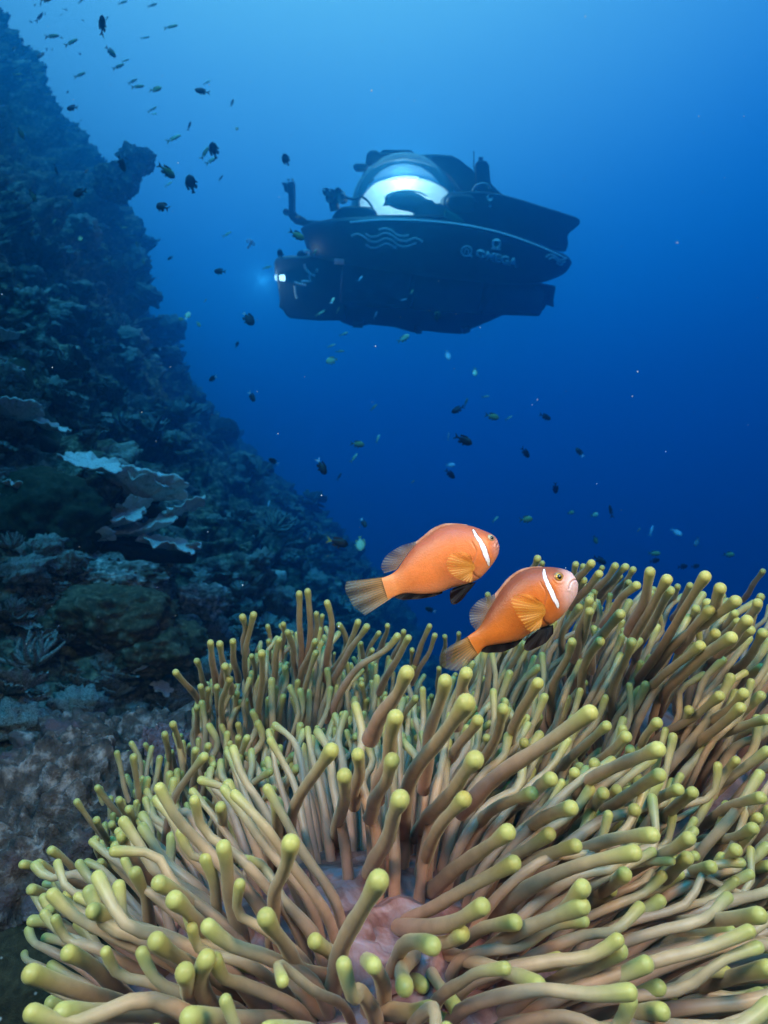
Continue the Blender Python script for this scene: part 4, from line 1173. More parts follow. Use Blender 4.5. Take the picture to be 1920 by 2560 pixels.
    tube('hose', [(X(450), -0.5, Z(285)), (X(485), -0.52, Z(297)), (X(510), -0.52, Z(298)), (X(530), -0.5, Z(287)), (X(556), -0.48, Z(298)), (X(580), -0.42, Z(325)), (X(598), -0.35, Z(372))], 0.017, M_DARK, g, 8)
    arm = prism('manipulator_arm', L([(176, 344), (178, 208), (208, 205), (208, 262), (203, 345), (215, 360), (240, 372), (262, 388), (330, 392), (330, 425), (240, 416), (205, 408), (182, 385), (164, 350)]), -0.10, 0.06, M_DARK, root, 0.015)
    prism('arm_gripper', L([(147, 212), (176, 210), (182, 262), (160, 252), (158, 228)]), -0.08, 0.04, M_DARK, arm, 0.008)
    for cx in (184, 204):
        tube('arm_lamp', [(X(cx), -0.02, Z(206)), (X(cx), -0.02, Z(195))], 0.020, M_PIPE, arm, 12)
    tube('arm_joint', [(X(170), -0.14, Z(352)), (X(170), 0.1, Z(352))], 0.045, M_DARK, arm, 16)
    # ---- pale pipes on the nose
    yn = -0.40
    for pth in ([(258, 600), (262, 622), (278, 645), (306, 662)], [(206, 690), (228, 698), (262, 706)], [(206, 708), (208, 740), (214, 772)], [(278, 655), (284, 690)], [(300, 470), (302, 500), (298, 530)], [(240, 690), (250, 686), (275, 688)]):
        tube('pipe', [(X(a), yn, Z(b_)) for a, b_ in pth], 0.017, M_PIPE, root, 8)
    for pth in ([(262, 545), (275, 538), (290, 545)], [(312, 632), (324, 636)]):
        tube('fitting', [(X(a), yn - .03, Z(b_)) for a, b_ in pth], 0.026, M_PIPE, root, 8)
    prism('bow_block', L([(205, 545), (222, 536), (240, 545), (245, 566), (200, 566)]), -0.3, 0.1, M_DARK, root, 0.02)

    # ---- lit headlamp
    hl = prism('headlamp', L([(93, 655), (134, 652), (138, 676), (134, 700), (94, 694)]), -0.52, -0.36, M_DARK, root, 0.02)
    m, n, l, b = new_mat('headlamp_glow', (0.8, 0.9, 1), 0.3)
    b.inputs['Emission Color'].default_value = (0.62, 0.84, 1.0, 1); b.inputs['Emission Strength'].default_value = 3.2
    prism('lamp_glass', L([(104, 661), (130, 658), (134, 676), (131, 692), (105, 688)]), -0.545, -0.522, m, hl, 0.008)
    m2, n, l, b = new_mat('headlamp_side_glow', (0.5, 0.7, 0.9), 0.3)
    b.inputs['Emission Color'].default_value = (0.40, 0.68, 1.0, 1); b.inputs['Emission Strength'].default_value = 1.1
    prism('lamp_side_glass', L([(82, 661), (91, 658), (91, 692), (83, 688)]), -0.50, -0.38, m2, hl, 0.006)
    ld = bpy.data.lights.new('headlamp_light', 'SPOT'); ld.energy = 18; ld.color = (0.75, 0.9, 1.0); ld.spot_size = math.radians(110); ld.spot_blend = 1.0; ld.shadow_soft_size = 0.06
    lo = bpy.data.objects.new('headlamp_light', ld); C.objects.link(lo); lo.parent = root
    lo.location = (X(66), -0.46, Z(676))
    lo.rotation_euler = Vector((-1, -0.7, -0.25)).to_track_quat('-Z', 'Y').to_euler()

    hd = bpy.data.lights.new('headlamp_bulb', 'POINT'); hd.energy = 7; hd.color = (1.0, 0.95, 1.0); hd.shadow_soft_size = 0.05
    ho = bpy.data.objects.new('headlamp_bulb', hd); C.objects.link(ho); ho.parent = root; ho.location = (X(62), -0.56, Z(676))
    # ---- clear dome and the lit cockpit
    cx, cy2, rd = 735, 350, 256
    M_GLASS = bpy.data.materials.new('clear_acrylic'); M_GLASS.use_nodes = True
    n, l = M_GLASS.node_tree.nodes, M_GLASS.node_tree.links; n.clear()
    out = n.new('ShaderNodeOutputMaterial'); mx = n.new('ShaderNodeMixShader'); tr = n.new('ShaderNodeBsdfTransparent'); gl = n.new('ShaderNodeBsdfGlossy')
    tr.inputs['Color'].default_value = (0.86, 0.95, 0.98, 1); gl.inputs['Roughness'].default_value = 0.08; gl.inputs['Color'].default_value = (.8, .95, 1, 1)
    fz = n.new('ShaderNodeFresnel'); fz.inputs['IOR'].default_value = 1.25
    df = n.new('ShaderNodeBsdfDiffuse'); df.inputs['Color'].default_value = (.7, .85, .95, 1)
    mx2 = n.new('ShaderNodeMixShader'); mx2.inputs[0].default_value = 0.17
    l.new(tr.outputs[0], mx2.inputs[1]); l.new(df.outputs[0], mx2.inputs[2])
    l.new(fz.outputs[0], mx.inputs[0]); l.new(mx2.outputs[0], mx.inputs[1]); l.new(gl.outputs[0], mx.inputs[2]); l.new(mx.outputs[0], out.inputs['Surface'])
    th_ = np.linspace(0.001, math.pi * 0.54, 40); ph = np.linspace(0, 2 * math.pi, 80, endpoint=False)
    T_, P_ = np.meshgrid(th_, ph, indexing='ij')
    cen = np.array([X(cx), 0.0, Z(cy2)])
    Vd = np.stack([np.sin(T_) * np.cos(P_), np.sin(T_) * np.sin(P_) * 0.95, np.cos(T_)], -1).reshape(-1, 3) * rd * SK + cen
    dome = mobj('clear_dome', Vd, grid_faces(40, 80, wrap_v=True), M_GLASS, root)
    # white liner: curved wall behind the seats; its top edge is the bright crescent
    crest = np.array(L([(520, 300), (560, 240), (600, 205), (650, 188), (720, 182), (800, 179), (860, 193), (905, 216), (945, 246), (952, 275)]))
    Pn = catmull(crest, 60)
    VV = []
    for x, z in Pn:
        q = (x - cen[0]) / (rd * SK)
        yb = 0.55 * math.sqrt(max(0.02, 1 - min(1, q * q))) - 0.02
        for s in np.linspace(0, 1, 14):
            zz = z + (Z(386) - z) * s
            VV.append((x, yb * (1 - 0.15 * s) - 0.10 * (1 - s) ** 3 * 1.2, zz))
    lin = mobj('cockpit_liner', np.array(VV), grid_faces(60, 14)[:, ::-1], M_WHITE, root)
    sd = lin.modifiers.new('thick', 'SOLIDIFY'); sd.thickness = 0.02
    # ceiling rim lamp
    mr_, n, l, b = new_mat('cockpit_lamp_glow', (0.9, 0.95, 1), 0.4)
    b.inputs['Emission Color'].default_value = (0.80, 0.93, 1, 1); b.inputs['Emission Strength'].default_value = 3.0
    tube('cockpit_lamp', [(X(650), -0.08, Z(205)), (X(690), -0.20, Z(196)), (X(745), -0.24, Z(193)), (X(800), -0.2, Z(196))], 0.016, mr_, root, 8)
    for lx, lz, ly, e in ((735, 212, 0.22, 20), (735, 212, -0.1, 10), (640, 300, -0.05, 2)):
        pd = bpy.data.lights.new('cockpit_light', 'POINT'); pd.energy = e; pd.color = (0.80, 0.93, 1.0); pd.shadow_soft_size = 0.08
        po = bpy.data.objects.new('cockpit_light', pd); C.objects.link(po); po.parent = root; po.location = (X(lx), ly, Z(lz))
    def ellip(name, c, r, mat, par, rot=0.0):
        bm = bmesh.new(); bmesh.ops.create_uvsphere(bm, u_segments=32, v_segments=20, radius=1)
        me = bpy.data.meshes.new(name); bm.to_mesh(me); bm.free()
        me.polygons.foreach_set('use_smooth', [True] * len(me.polygons)); me.materials.append(mat)
        o = link(bpy.data.objects.new(name, me), par)
        o.scale = r; o.location = c; o.rotation_euler = (0, rot, 0)
        return o
    ellip('seat_back', (X(742), -0.36, Z(304)), (100 * SK, 0.14, 43 * SK), M_SEAT, root, 0.10)
    prism('console', L([(640, 308), (655, 290), (700, 330), (780, 352), (770, 378), (850, 392), (1030, 402), (990, 372), (940, 335), (905, 305), (880, 310), (862, 288), (848, 292), (835, 284), (800, 300)]), -0.44, -0.20, M_SEAT, root, 0.03)
    prism('side_panel', L([(925, 333), (975, 358), (1010, 385), (1026, 404), (960, 396), (920, 372)]), -0.62, -0.50, M_TEAL, root, 0.02)
    tube('seat_rim', [(X(658), -0.50, Z(290)), (X(690), -0.51, Z(268)), (X(740), -0.52, Z(260)), (X(800), -0.51, Z(268)), (X(838), -0.50, Z(286))], 0.012, M_WHITE, root, 8)
    ribpath = [(568, 232), (580, 215), (592, 204)]
    tube('dome_latch', [(X(a), -0.40, Z(b_)) for a, b_ in ribpath], 0.018, M_DARK, root, 8)
    # ring the dome sits in
    a = np.linspace(0, 2 * math.pi, 60, endpoint=False)
    ringp = np.stack([cen[0] + np.cos(a) * rd * SK * 0.99, np.sin(a) * rd * SK * 0.95, np.full(60, Z(383))], -1)
    V, F = tube_arrays(np.vstack([ringp, ringp[:1]]), 0.03, 10)
    mobj('dome_ring', V, F, M_DARK, root)
build_submarine()

# ================================================================== rocks and corals near by
def icos(sub):
    bm = bmesh.new(); bmesh.ops.create_icosphere(bm, subdivisions=sub, radius=1.0)
    V = np.array([v.co[:] for v in bm.verts]); F = np.array([[v.index for v in f.verts] for f in bm.faces]); bm.free()
    return V, F
ICO6 = icos(7); ICO5 = icos(5); ICO4 = icos(4); ICO2 = icos(2)

def mat_rock(name, dark, mid, pale, patch, patch_amt=0.55, scale=30, bmp=0.7, spk=None):
    m, n, l, b = new_mat(name, rough=0.85, spec=0.25)
    co = coords(n)
    a = tex_noise(n, l, co, scale, 6, 0.62); c_ = tex_noise(n, l, co, scale * 0.22, 4, 0.6); d = tex_noise(n, l, co, scale * 4, 4, 0.6)
    r = ramp(n, l, a.outputs['Fac'], [(0.32, dark), (0.52, mid), (0.70, pale)])
    f = ramp(n, l, c_.outputs['Fac'], [(patch_amt - 0.04, (0, 0, 0)), (patch_amt + 0.06, (1, 1, 1))])
    c = mixc(n, l, f.outputs['Color'], r.outputs['Color'], mixc(n, l, a.outputs['Fac'], patch, tuple(x * 0.35 for x in patch)))
    if spk:
        v = n.new('ShaderNodeTexVoronoi'); v.inputs['Scale'].default_value = spk; l.new(co, v.inputs['Vector'])
        sr = ramp(n, l, v.outputs['Distance'], [(0.06, (1, 1, 1)), (0.15, (0, 0, 0))])
        c = mixc(n, l, sr.outputs['Color'], c, (0.5, 0.5, 0.46))
    l.new(c, b.inputs['Base Color'])
    ad = n.new('ShaderNodeMath'); l.new(a.outputs['Fac'], ad.inputs[0]); l.new(d.outputs['Fac'], ad.inputs[1])
    bump(n, l, ad.outputs[0], b, bmp, 0.006)
    return m
M_ROCKA = mat_rock('encrusted_rock', (0.012, 0.011, 0.010), (0.07, 0.06, 0.052), (0.30, 0.28, 0.26), (0.12, 0.085, 0.095), 0.58, 42)
M_ROCKB = mat_rock('pink_crusted_rock', (0.05, 0.03, 0.035), (0.17, 0.11, 0.12), (0.33, 0.26, 0.27), (0.10, 0.10, 0.09), 0.58, 60)
M_BROWN = mat_rock('brown_coral_skin', (0.020, 0.017, 0.008), (0.038, 0.032, 0.015), (0.060, 0.052, 0.026), (0.030, 0.028, 0.010), 0.55, 120, 0.5, 60)
M_BROWN2 = mat_rock('smooth_brown_coral_skin', (0.04, 0.032, 0.016), (0.085, 0.068, 0.036), (0.20, 0.18, 0.12), (0.05, 0.045, 0.025), 0.58, 55, 0.7)
M_DOME = mat_rock('dark_green_coral_skin', (0.012, 0.016, 0.008), (0.030, 0.036, 0.018), (0.055, 0.062, 0.035), (0.02, 0.026, 0.010), 0.6, 60, 0.6)
M_KNOB = mat_rock('knobbly_coral_skin', (0.035, 0.040, 0.038), (0.20, 0.23, 0.21), (0.62, 0.68, 0.64), (0.09, 0.085, 0.06), 0.58, 40, 0.6)
M_PLATE = mat_rock('plate_coral_skin', (0.34, 0.38, 0.36), (0.56, 0.62, 0.59), (0.76, 0.82, 0.78), (0.40, 0.44, 0.40), 0.6, 28, 0.5)
M_SPONGE = mat_rock('grey_sponge_skin', (0.16, 0.13, 0.12), (0.27, 0.22, 0.20), (0.40, 0.34, 0.31), (0.2, 0.17, 0.16), 0.6, 70, 0.6)

def rock(name, c, r, mat, label, cat, seed, amp=0.30, fine=0.06, base=ICO6, group=None, sc=1.6):
    V, F = base
    s0 = np.array(r) / max(r); n1 = fbm(V * s0 * sc + seed * 3.7, 4, seed); n2 = 1 - fbm(V * s0 * sc * 3.4 + seed, 3, seed + 9, 0.5, True); n3 = 1 - fbm(V * s0 * 14 + seed, 2, seed + 3, .5, True)
    W = V * (1 + amp * n1 + fine * 0.9 * (n2 - 1) + fine * 0.22 * (n3 - 1))[:, None] * np.array(r)
    o = mobj(name, W, F, mat)
    o.location = c
    return tag(o, label, cat, group)

def place(px, py, d): return tuple(at(px, py, d))

rock('rock', (0.02, 0.80, -0.86), (0.58, 0.42, 0.36), M_ROCKA, 'dark encrusted rock under the sea anemones', 'rock', 3, 0.22)
rock('rock', place(330, 2030, 1.02), (0.25, 0.16, 0.16), M_ROCKA, 'low knobbly grey rock beside the tentacles of the near anemone', 'rock', 8, 0.16, 0.11)
rock('rock', place(410, 2010, 0.99), (0.075, 0.08, 0.13), M_ROCKB, 'rough pinkish rock standing up behind the anemone tentacles', 'rock', 12, 0.15, 0.10)
rock('rock', place(130, 2240, 0.86), (0.24, 0.16, 0.20), M_ROCKA, 'dark rock with purple crust behind the lowest tentacles', 'rock', 21, 0.15, 0.11)
rock('mound_coral', place(60, 2560, 0.78), (0.20, 0.15, 0.145), M_BROWN, 'dark brown mound coral dotted with tiny white polyps', 'coral', 31, 0.10, 0.02)
# ridged grey sponge at the edge of the photograph
V, F = ICO5
gz = np.sin((V[:, 0] * 1.3 + V[:, 2]) * 26 + 2.5 * fbm(V * 2, 2, 4))
o = mobj('sponge', V * (1 + 0.10 * fbm(V * 2, 3, 5) + 0.022 * gz)[:, None] * np.array([0.055, 0.05, 0.045]), F, M_SPONGE)
o.location = place(-10, 2045, 0.92)
tag(o, 'rounded pale grey sponge with fine ridges at the rock edge', 'sponge')

# ---- big corals on the slope
def on_reef(px, py, lift=0.0):
    p = reef_point(px, py)
    return None if p is None else p + RN * lift

def reef_blob(px, py, r, mat, label, name='mound_coral', cat='coral', seed=1, amp=.15, fine=.03, lift=0.3):
    p = on_reef(px, py, r[0] * lift)
    if p is None: return
    return rock(name, tuple(p), r, mat, label, cat, seed, amp, fine, ICO5)
reef_blob(555, 1075 + 10, (0.30, 0.30, 0.30), M_DOME, 'big dark green dome coral above the pale plate corals', seed=41, amp=0.12, fine=.07)
reef_blob(235, 1575, (0.24, 0.22, 0.12), M_BROWN2, 'low brown mound coral sloping down below the plate corals', seed=43, amp=0.22, fine=.10)
reef_blob(370, 1640, (0.16, 0.16, 0.10), M_BROWN2, 'lower shoulder of brown coral between the big mound and the anemone', seed=47, amp=0.22, fine=.10)
reef_blob(70, 1330, (0.26, 0.22, 0.20), M_DOME, 'wrinkled dark coral boulder left of the plate corals', seed=44, amp=0.2, fine=.09)
reef_blob(250, 1470, (0.20, 0.16, 0.07), M_KNOB, 'knobbly pale topped coral ledge over the brown mound', seed=45, amp=0.2, fine=.12)
reef_blob(480, 1520, (0.16, 0.14, 0.10), M_KNOB, 'rough pale coral clump uphill of the upright anemone', seed=46, amp=0.25, fine=.12)
reef_blob(700, 1400, (0.22, 0.18, 0.09), M_KNOB, 'low pale coral patch behind the tail of the upper orange fish', seed=49, amp=0.25, fine=.12)

# ---- hazy outcrop jutting from the upper reef
for i_, (px_, py_, r_, lb_) in enumerate(((338, 402, 0.27, 'hazy coral outcrop jutting out from the upper reef, its blunt outer tip'), (292, 455, 0.34, 'hazy coral outcrop carrying the jutting tip on the upper reef'))):
    rock('coral_outcrop', place(px_, py_, 9.5), (r_, r_ * 0.8, r_ * 0.85), M_REEF, lb_, 'coral', 60 + i_, 0.30, 0.10, ICO5)

# ---- plate corals: ruffled shelves
def plate_mesh(rx, ry, seed, thick=0.012, cup=0.10, ruff=0.07):
    na, nr = 110, 22
    a = np.linspace(0, 2 * math.pi, na, endpoint=False)
    ring = np.stack([np.cos(a), np.sin(a), np.zeros(na)], -1)
    out = 1 + 0.30 * fbm(ring * 1.3 + seed, 3, seed) + 0.06 * fbm(ring * 5 + seed, 1, seed + 5)
    V = []
    rr = np.linspace(0.03, 1, nr)
    for s_ in rr:
        P = ring * (out * s_)[:, None] * np.array([rx, ry, 1])
        z = cup * rx * s_ ** 2 + ruff * rx * s_ ** 2 * fbm(ring * 3.2 + seed * 1.3, 2, seed + 2) + 0.02 * rx * fbm(P * 9 / rx + seed, 2, seed + 8)
        P = P.copy(); P[:, 2] = z
        V.append(P)
    top = np.array(V)
    botm = top.copy(); tk = thick * (1.25 - 0.75 * rr)[:, None]
    botm[:, :, 2] -= tk + 0.10 * rx * (1 - rr[:, None]) ** 2
    rimv = top[-1].copy(); rimv[:, 2] -= tk[-1] * 0.5; rimv[:, :2] *= 1.012
    A_ = np.concatenate([top, rimv[None], botm[::-1]], 0)
    return A_.reshape(-1, 3), grid_faces(len(A_), na, wrap_v=True)

PL = [mesh_from('plate_shape', *plate_mesh(1.0, 0.75, s_, 0.10, c_, r_), M_PLATE) for s_, c_, r_ in ((3, .12, .16), (5, .05, .22), (8, .16, .12), (13, .02, .2), (21, .10, .25), (34, .14, .18))]
def plate(px, py, w, i, parent, tilt=(0, 0), dy=0.0, name='plate', base=None):
    """w: width in photo pixels; its centre is seen at px, py"""
    p = on_reef(px, py) if base is None else base
    dd = float(p[1] * math.cos(TH) + p[2] * math.sin(TH)) + dy
    p = at(px, py, dd)
    o = bpy.data.objects.new(name, PL[i % len(PL)])
    C.objects.link(o)
    s_ = w / 2 / FPX * dd * 1.15
    o.scale = (s_, s_ * 1.1, s_)
    o.rotation_euler = (math.radians(tilt[0]), math.radians(tilt[1]), i * 1.3)
    o.location = p
    if parent is not None:
        o.parent = parent; o.location = Vector(p) - parent.location
    return o

def colony(label, items, group='tiered plate corals on the slope'):
    p0 = on_reef(items[0][0], items[0][1])
    root = empty('plate_coral', tuple(p0), (0, 0, 0), label, 'coral', group)
    dd = [on_reef(px, py) for px, py, *_ in items]
    dmin = min(float(np.dot(p, [0, math.cos(TH), math.sin(TH)])) for p in dd)
    for (px, py, w, tx, ty, i), p in zip(items, dd):
        d_ = float(p[1] * math.cos(TH) + p[2] * math.sin(TH))
        plate(px, py, w, i, root, (tx, ty), min(0, dmin + 0.22 - d_) - 0.13)
    # the stalk that carries the shelves
    pts = [np.array(c.location) for c in root.children]
    P = np.array(sorted(pts, key=lambda q: -q[2])) + np.array([-0.06, 0.22, -0.05])
    if len(P) > 2:
        V, F = tube_arrays(catmull(P, 24), np.linspace(0.05, 0.03, 24), 14)
        mobj('stalk', V, F, M_DOME, root)
cE = lambda x, y: (x / 1.659, 640 + y / 1.659)
def it(x, y, w, tx, ty, i): return (*cE(x, y), w / 1.659, tx, ty, i)
colony('large tiered plate coral with broad pale shelves, uppermost on the slope',
       [it(375, 862, 220, 20, 14, 0), it(620, 915, 240, 20, -6, 1), it(590, 975, 320, 16, 6, 2), it(765, 1040, 170, 16, 16, 3)])
colony('lower plate coral whose pale wavy shelves stack close together',
       [it(550, 1045, 150, 16, -18, 4), it(400, 1105, 330, 16, -6, 5), it(585, 1130, 250, 17, -14, 0), it(360, 1162, 200, 14, 6, 2), it(705, 1190, 240, 15, -4, 1), it(800, 1195, 60, 10, 0, 3)])
colony('pale ridge of plate coral on the slope, higher than the dome coral',
       [it(70, 650, 180, 12, 12, 2), it(190, 700, 160, 12, 22, 5), it(30, 450, 120, 16, 5, 1)])
colony('short plate coral shelves beside the wrinkled dark boulder',
       [it(110, 975, 160, 12, 16, 1), it(220, 1050, 130, 12, 20, 3), it(20, 335, 110, 12, 0, 4)])
c5 = lambda x, y: (x / 1.728, 1400 + y / 1.728)
def cup(px, py, w, i, tx, ty, label):
    p = on_reef(px, py)
    o = plate(px, py, w, i, None, (tx, ty), -0.08, 'cup_coral')
    tag(o, label, 'coral', 'cup corals below the brown mound')
for x, y, w, i, tx, ty, lb in ((445, 775, 190, 0, 38, 0, 'round pale teal cup coral lying open, nearest the rocks'), (400, 705, 120, 2, 30, -10, 'small pale cup coral behind the open round one'), (500, 715, 90, 4, 34, 14, 'greyish cup coral touching the back of the round pale one'), (700, 550, 100, 1, 40, 0, 'pale disc coral level with the outermost tentacle tip'), (620, 460, 100, 3, 25, 20, 'ragged pale leaf coral uphill of the disc coral')):
    cup(*c5(x, y), w / 1.728, i, tx, ty, lb)

# ---- scattered small corals: ruffled leaves and knobs, each its own object
def leaf_mesh(seed):
    rs = np.random.default_rng(seed)
    Vs, Fs, off = [], [], 0
    for k in range(7):
        V, F = plate_mesh(rs.uniform(.45, 1.0), rs.uniform(.35, .7), seed * 10 + k, 0.07, rs.uniform(.1, .5), rs.uniform(.2, .4))
        R_ = np.array(Matrix.Rotation(rs.uniform(0, 6.3), 3, 'Z') @ Matrix.Rotation(rs.uniform(-.7, .7), 3, 'X'))
        V = V @ R_.T * rs.uniform(.5, .9) + rs.normal(size=3) * np.array([.35, .3, .22])
        Vs.append(V[::1]); Fs.append(F + off); off += len(V)
    return np.vstack(Vs), np.vstack(Fs)
def knob_mesh(seed):
    V, F = ICO4
    n2 = 1 - fbm(V * 3.2 + seed, 3, seed, 0.6, True)
    return V * (1 + 0.3 * fbm(V * 1.4 + seed, 2, seed) + 0.22 * (n2 - 1))[:, None], F
def branch_mesh(seed):
    rs = np.random.default_rng(seed); Vs, Fs, off = [], [], 0
    for k in range(34):
        d = rs.normal(size=3); d[2] = abs(d[2]) + .5; d /= np.linalg.norm(d)
        L_ = rs.uniform(.6, 1.05); s_ = rs.normal(size=3) * .1
        P = np.array([d * .05, d * L_ * .5 + s_, d * L_ + s_ * .5 + np.array([0, 0, .1])])
        V, F = tube_arrays(catmull(P, 7), np.linspace(.11, .035, 7), 7)
        Vs.append(V); Fs.append(F + off); off += len(V)
    return np.vstack(Vs), np.vstack(Fs)
LEAF = [mesh_from('leaf_coral_shape', *leaf_mesh(s_), M_KNOB) for s_ in (2, 5, 9, 14)]
KNOB = [mesh_from('knob_coral_shape', *knob_mesh(s_), M_KNOB) for s_ in (1, 4, 6, 11)]
BRAN = [mesh_from('branch_coral_shape', *branch_mesh(s_), M_KNOB) for s_ in (3, 7)]
rs = np.random.default_rng(77)
def scatter():
    n = 0
    kinds = [('leaf_coral', LEAF, 'ruffled leafy coral growing on the dim blue reef slope', 'leafy corals scattered over the reef slope'),
             ('knobbly_coral', KNOB, 'knobbly coral head growing on the dim blue reef slope', 'knobbly corals scattered over the reef slope'),
             ('branching_coral', BRAN, 'bushy branching coral growing on the dim blue reef slope', 'branching corals scattered over the reef slope')]
    while n < 250:
        px = rs.uniform(-20, 1050); py = rs.uniform(560, 2050)
        if px > np.interp(py, [560, 950, 1200, 1500, 2050], [330, 620, 830, 980, 420]): continue
        if 150 < px < 520 and 1120 < py < 1400: continue
        if py > 1850 and rs.uniform() < .6: continue
        p = reef_point(px, py)
        if p is None or p[1] < 1.0: continue
        k = rs.choice(3, p=[.5, .38, .12])
        nm, ms, lb, gp = kinds[k]
        o = bpy.data.objects.new(nm, ms[rs.integers(len(ms))])
        C.objects.link(o)
        s_ = rs.uniform(0.035, 0.11) * (1 if p[1] < 2.5 else 1.0 + 0.30 * (p[1] - 2.5)) * (0.8 if k == 1 else 1)
        o.scale = (s_, s_, s_ * rs.uniform(.6, 1.0))
        o.rotation_euler = (rs.uniform(-.3, .3), rs.uniform(-.1, .5), rs.uniform(0, 6.28))
        o.location = p + RN * s_ * 0.25 + np.array([0, 0, s_ * .15])
        tag(o, lb, 'coral', gp)
        n += 1
scatter()

# ---- drifting specks in the water
def snow():
    rs = np.random.default_rng(3)
    V0, F0 = icos(1)
    Vs, Fs, off = [], [], 0
    for i in range(700):
        d = rs.uniform(0.35, 1.0) ** 1.0 * rs.choice([0.8, 1.6, 3.0])
        px, py = rs.uniform(-300, 2200), rs.uniform(-200, 1900)
        r = rs.uniform(0.25, 0.8) ** 2 * 0.0010 * (0.6 + 0.25 * d)
        Vs.append(V0 * r * rs.uniform(.6, 1.4, 3) + at(px, py, d)); Fs.append(F0 + off); off += len(V0)
    m, *_ = new_mat('drifting_speck', (0.50, 0.66, 0.72), 0.7)
    o = mobj('marine_snow', np.vstack(Vs), np.vstack(Fs), m)
    tag(o, kind='stuff')
snow()

# ================================================================== the small fish
def mat_small(name, back, belly, tail=None, rough=0.5):
    m, n, l, b = new_mat(name, rough=rough, spec=0.4)
    sp = n.new('ShaderNodeSeparateXYZ'); l.new(coords(n), sp.inputs[0])
    f = n.new('ShaderNodeMapRange'); f.inputs['From Min'].default_value = -0.12; f.inputs['From Max'].default_value = 0.12
    l.new(sp.outputs['Z'], f.inputs['Value'])
    t = tex_noise(n, l, coords(n), 14, 3)
    c = mixc(n, l, f.outputs['Result'], belly, back)
    c = mixc(n, l, 0.25, c, mixc(n, l, t.outputs['Fac'], belly, back))
    l.new(c, b.inputs['Base Color'])
    return m
SM = {
    'dark': (mat_small('dusky_fish_skin', (0.010, 0.010, 0.009), (0.020, 0.018, 0.014)), mat_small('dusky_fish_fin', (0.012, 0.010, 0.008), (0.015, 0.012, 0.010))),
    'green': (mat_small('olive_fish_skin', (0.44, 0.45, 0.16), (0.30, 0.36, 0.20)), mat_small('olive_fish_fin', (0.12, 0.13, 0.07), (0.12, 0.13, 0.07))),
    'pale': (mat_small('pale_fish_skin', (0.80, 0.85, 0.50), (0.75, 0.85, 0.62)), mat_small('pale_fish_fin', (0.22, 0.26, 0.16), (0.22, 0.26, 0.16))),
    'blue': (mat_small('silver_fish_skin', (0.42, 0.62, 0.78), (0.60, 0.75, 0.85)), mat_small('silver_fish_fin', (0.30, 0.45, 0.55), (0.3, 0.45, 0.55))),
    'yell': (mat_small('yellow_fish_skin', (0.85, 0.72, 0.35), (0.85, 0.78, 0.5)), mat_small('yellow_fish_fin', (0.40, 0.33, 0.14), (0.4, 0.33, 0.14))),
}
M_WTAIL, *_ = new_mat('white_tail_skin', (0.70, 0.80, 0.85), 0.5)
M_YTAIL, *_ = new_mat('yellow_tail_skin', (0.65, 0.42, 0.03), 0.5)
M_EYED, *_ = new_mat('small_fish_eye', (0.01, 0.01, 0.01), 0.2)

def small_body(shape):
    """unit length fish body along +x, nose at 0.5; deep, slim or disc"""
    hmax, wmax, pw = {'deep': (0.20, 0.08, 0.9), 'slim': (0.105, 0.06, 1.0), 'disc': (0.265, 0.075, 0.8)}[shape]
    nu, nv = 22, 16
    s = np.linspace(0, 1, nu)
    x = -0.28 + 0.78 * s
    h = hmax * (np.interp(s, [0, .12, .35, .6, .8, .93, 1], [.20, .30, .80, 1.0, .86, .48, .05]))
    w = wmax * np.interp(s, [0, .2, .5, .75, .92, 1], [.10, .35, .9, 1.0, .6, .08])
    a = np.linspace(0, 2 * math.pi, nv, endpoint=False)
    V = np.stack([np.repeat(x, nv), (w[:, None] * np.cos(a)).ravel(), (h[:, None] * np.sin(a)).ravel()], -1)
    F = grid_faces(nu, nv, wrap_v=True).tolist() + [list(range(nv))[::-1], list(range((nu - 1) * nv, nu * nv))]
    return V, F
def flat(pts, th=0.008):
    n = len(pts)
    V = [(x, -th, z) for x, z in pts] + [(x, th, z) for x, z in pts]
    F = [list(range(n)), list(range(2 * n - 1, n - 1, -1))] + [[i, n + i, n + (i + 1) % n, (i + 1) % n] for i in range(n)]
    return V, F
def fin_sets(shape):
    h = {'deep': .20, 'slim': .105, 'disc': .265}[shape]
    tail = [(-0.26, 0.035), (-0.33, 0.05), (-0.42, 0.11), (-0.52, 0.17), (-0.46, 0.07), (-0.40, 0.0), (-0.46, -0.07), (-0.52, -0.17), (-0.42, -0.11), (-0.33, -0.05), (-0.26, -0.035)]
    if shape == 'disc': tail = [(-0.26, 0.05), (-0.34, 0.07), (-0.43, 0.11), (-0.42, 0.0), (-0.43, -0.11), (-0.34, -0.07), (-0.26, -0.05)]
    dors = [(0.24, h * .86), (0.14, h * 1.18), (0.0, h * 1.15), (-0.10, h * 1.10), (-0.24, h * .95), (-0.20, h * .45), (-0.05, h * .70), (0.1, h * .85)]
    anal = [(-0.01, -h * .8), (-0.08, -h * 1.12), (-0.22, -h * 0.95), (-0.20, -h * .42), (-0.08, -h * .60)]
    pelv = [(0.16, -h * .88), (0.10, -h * 1.35), (0.03, -h * 1.25), (0.06, -h * .85)]
    return tail, dors, anal, pelv
SMESH = {}
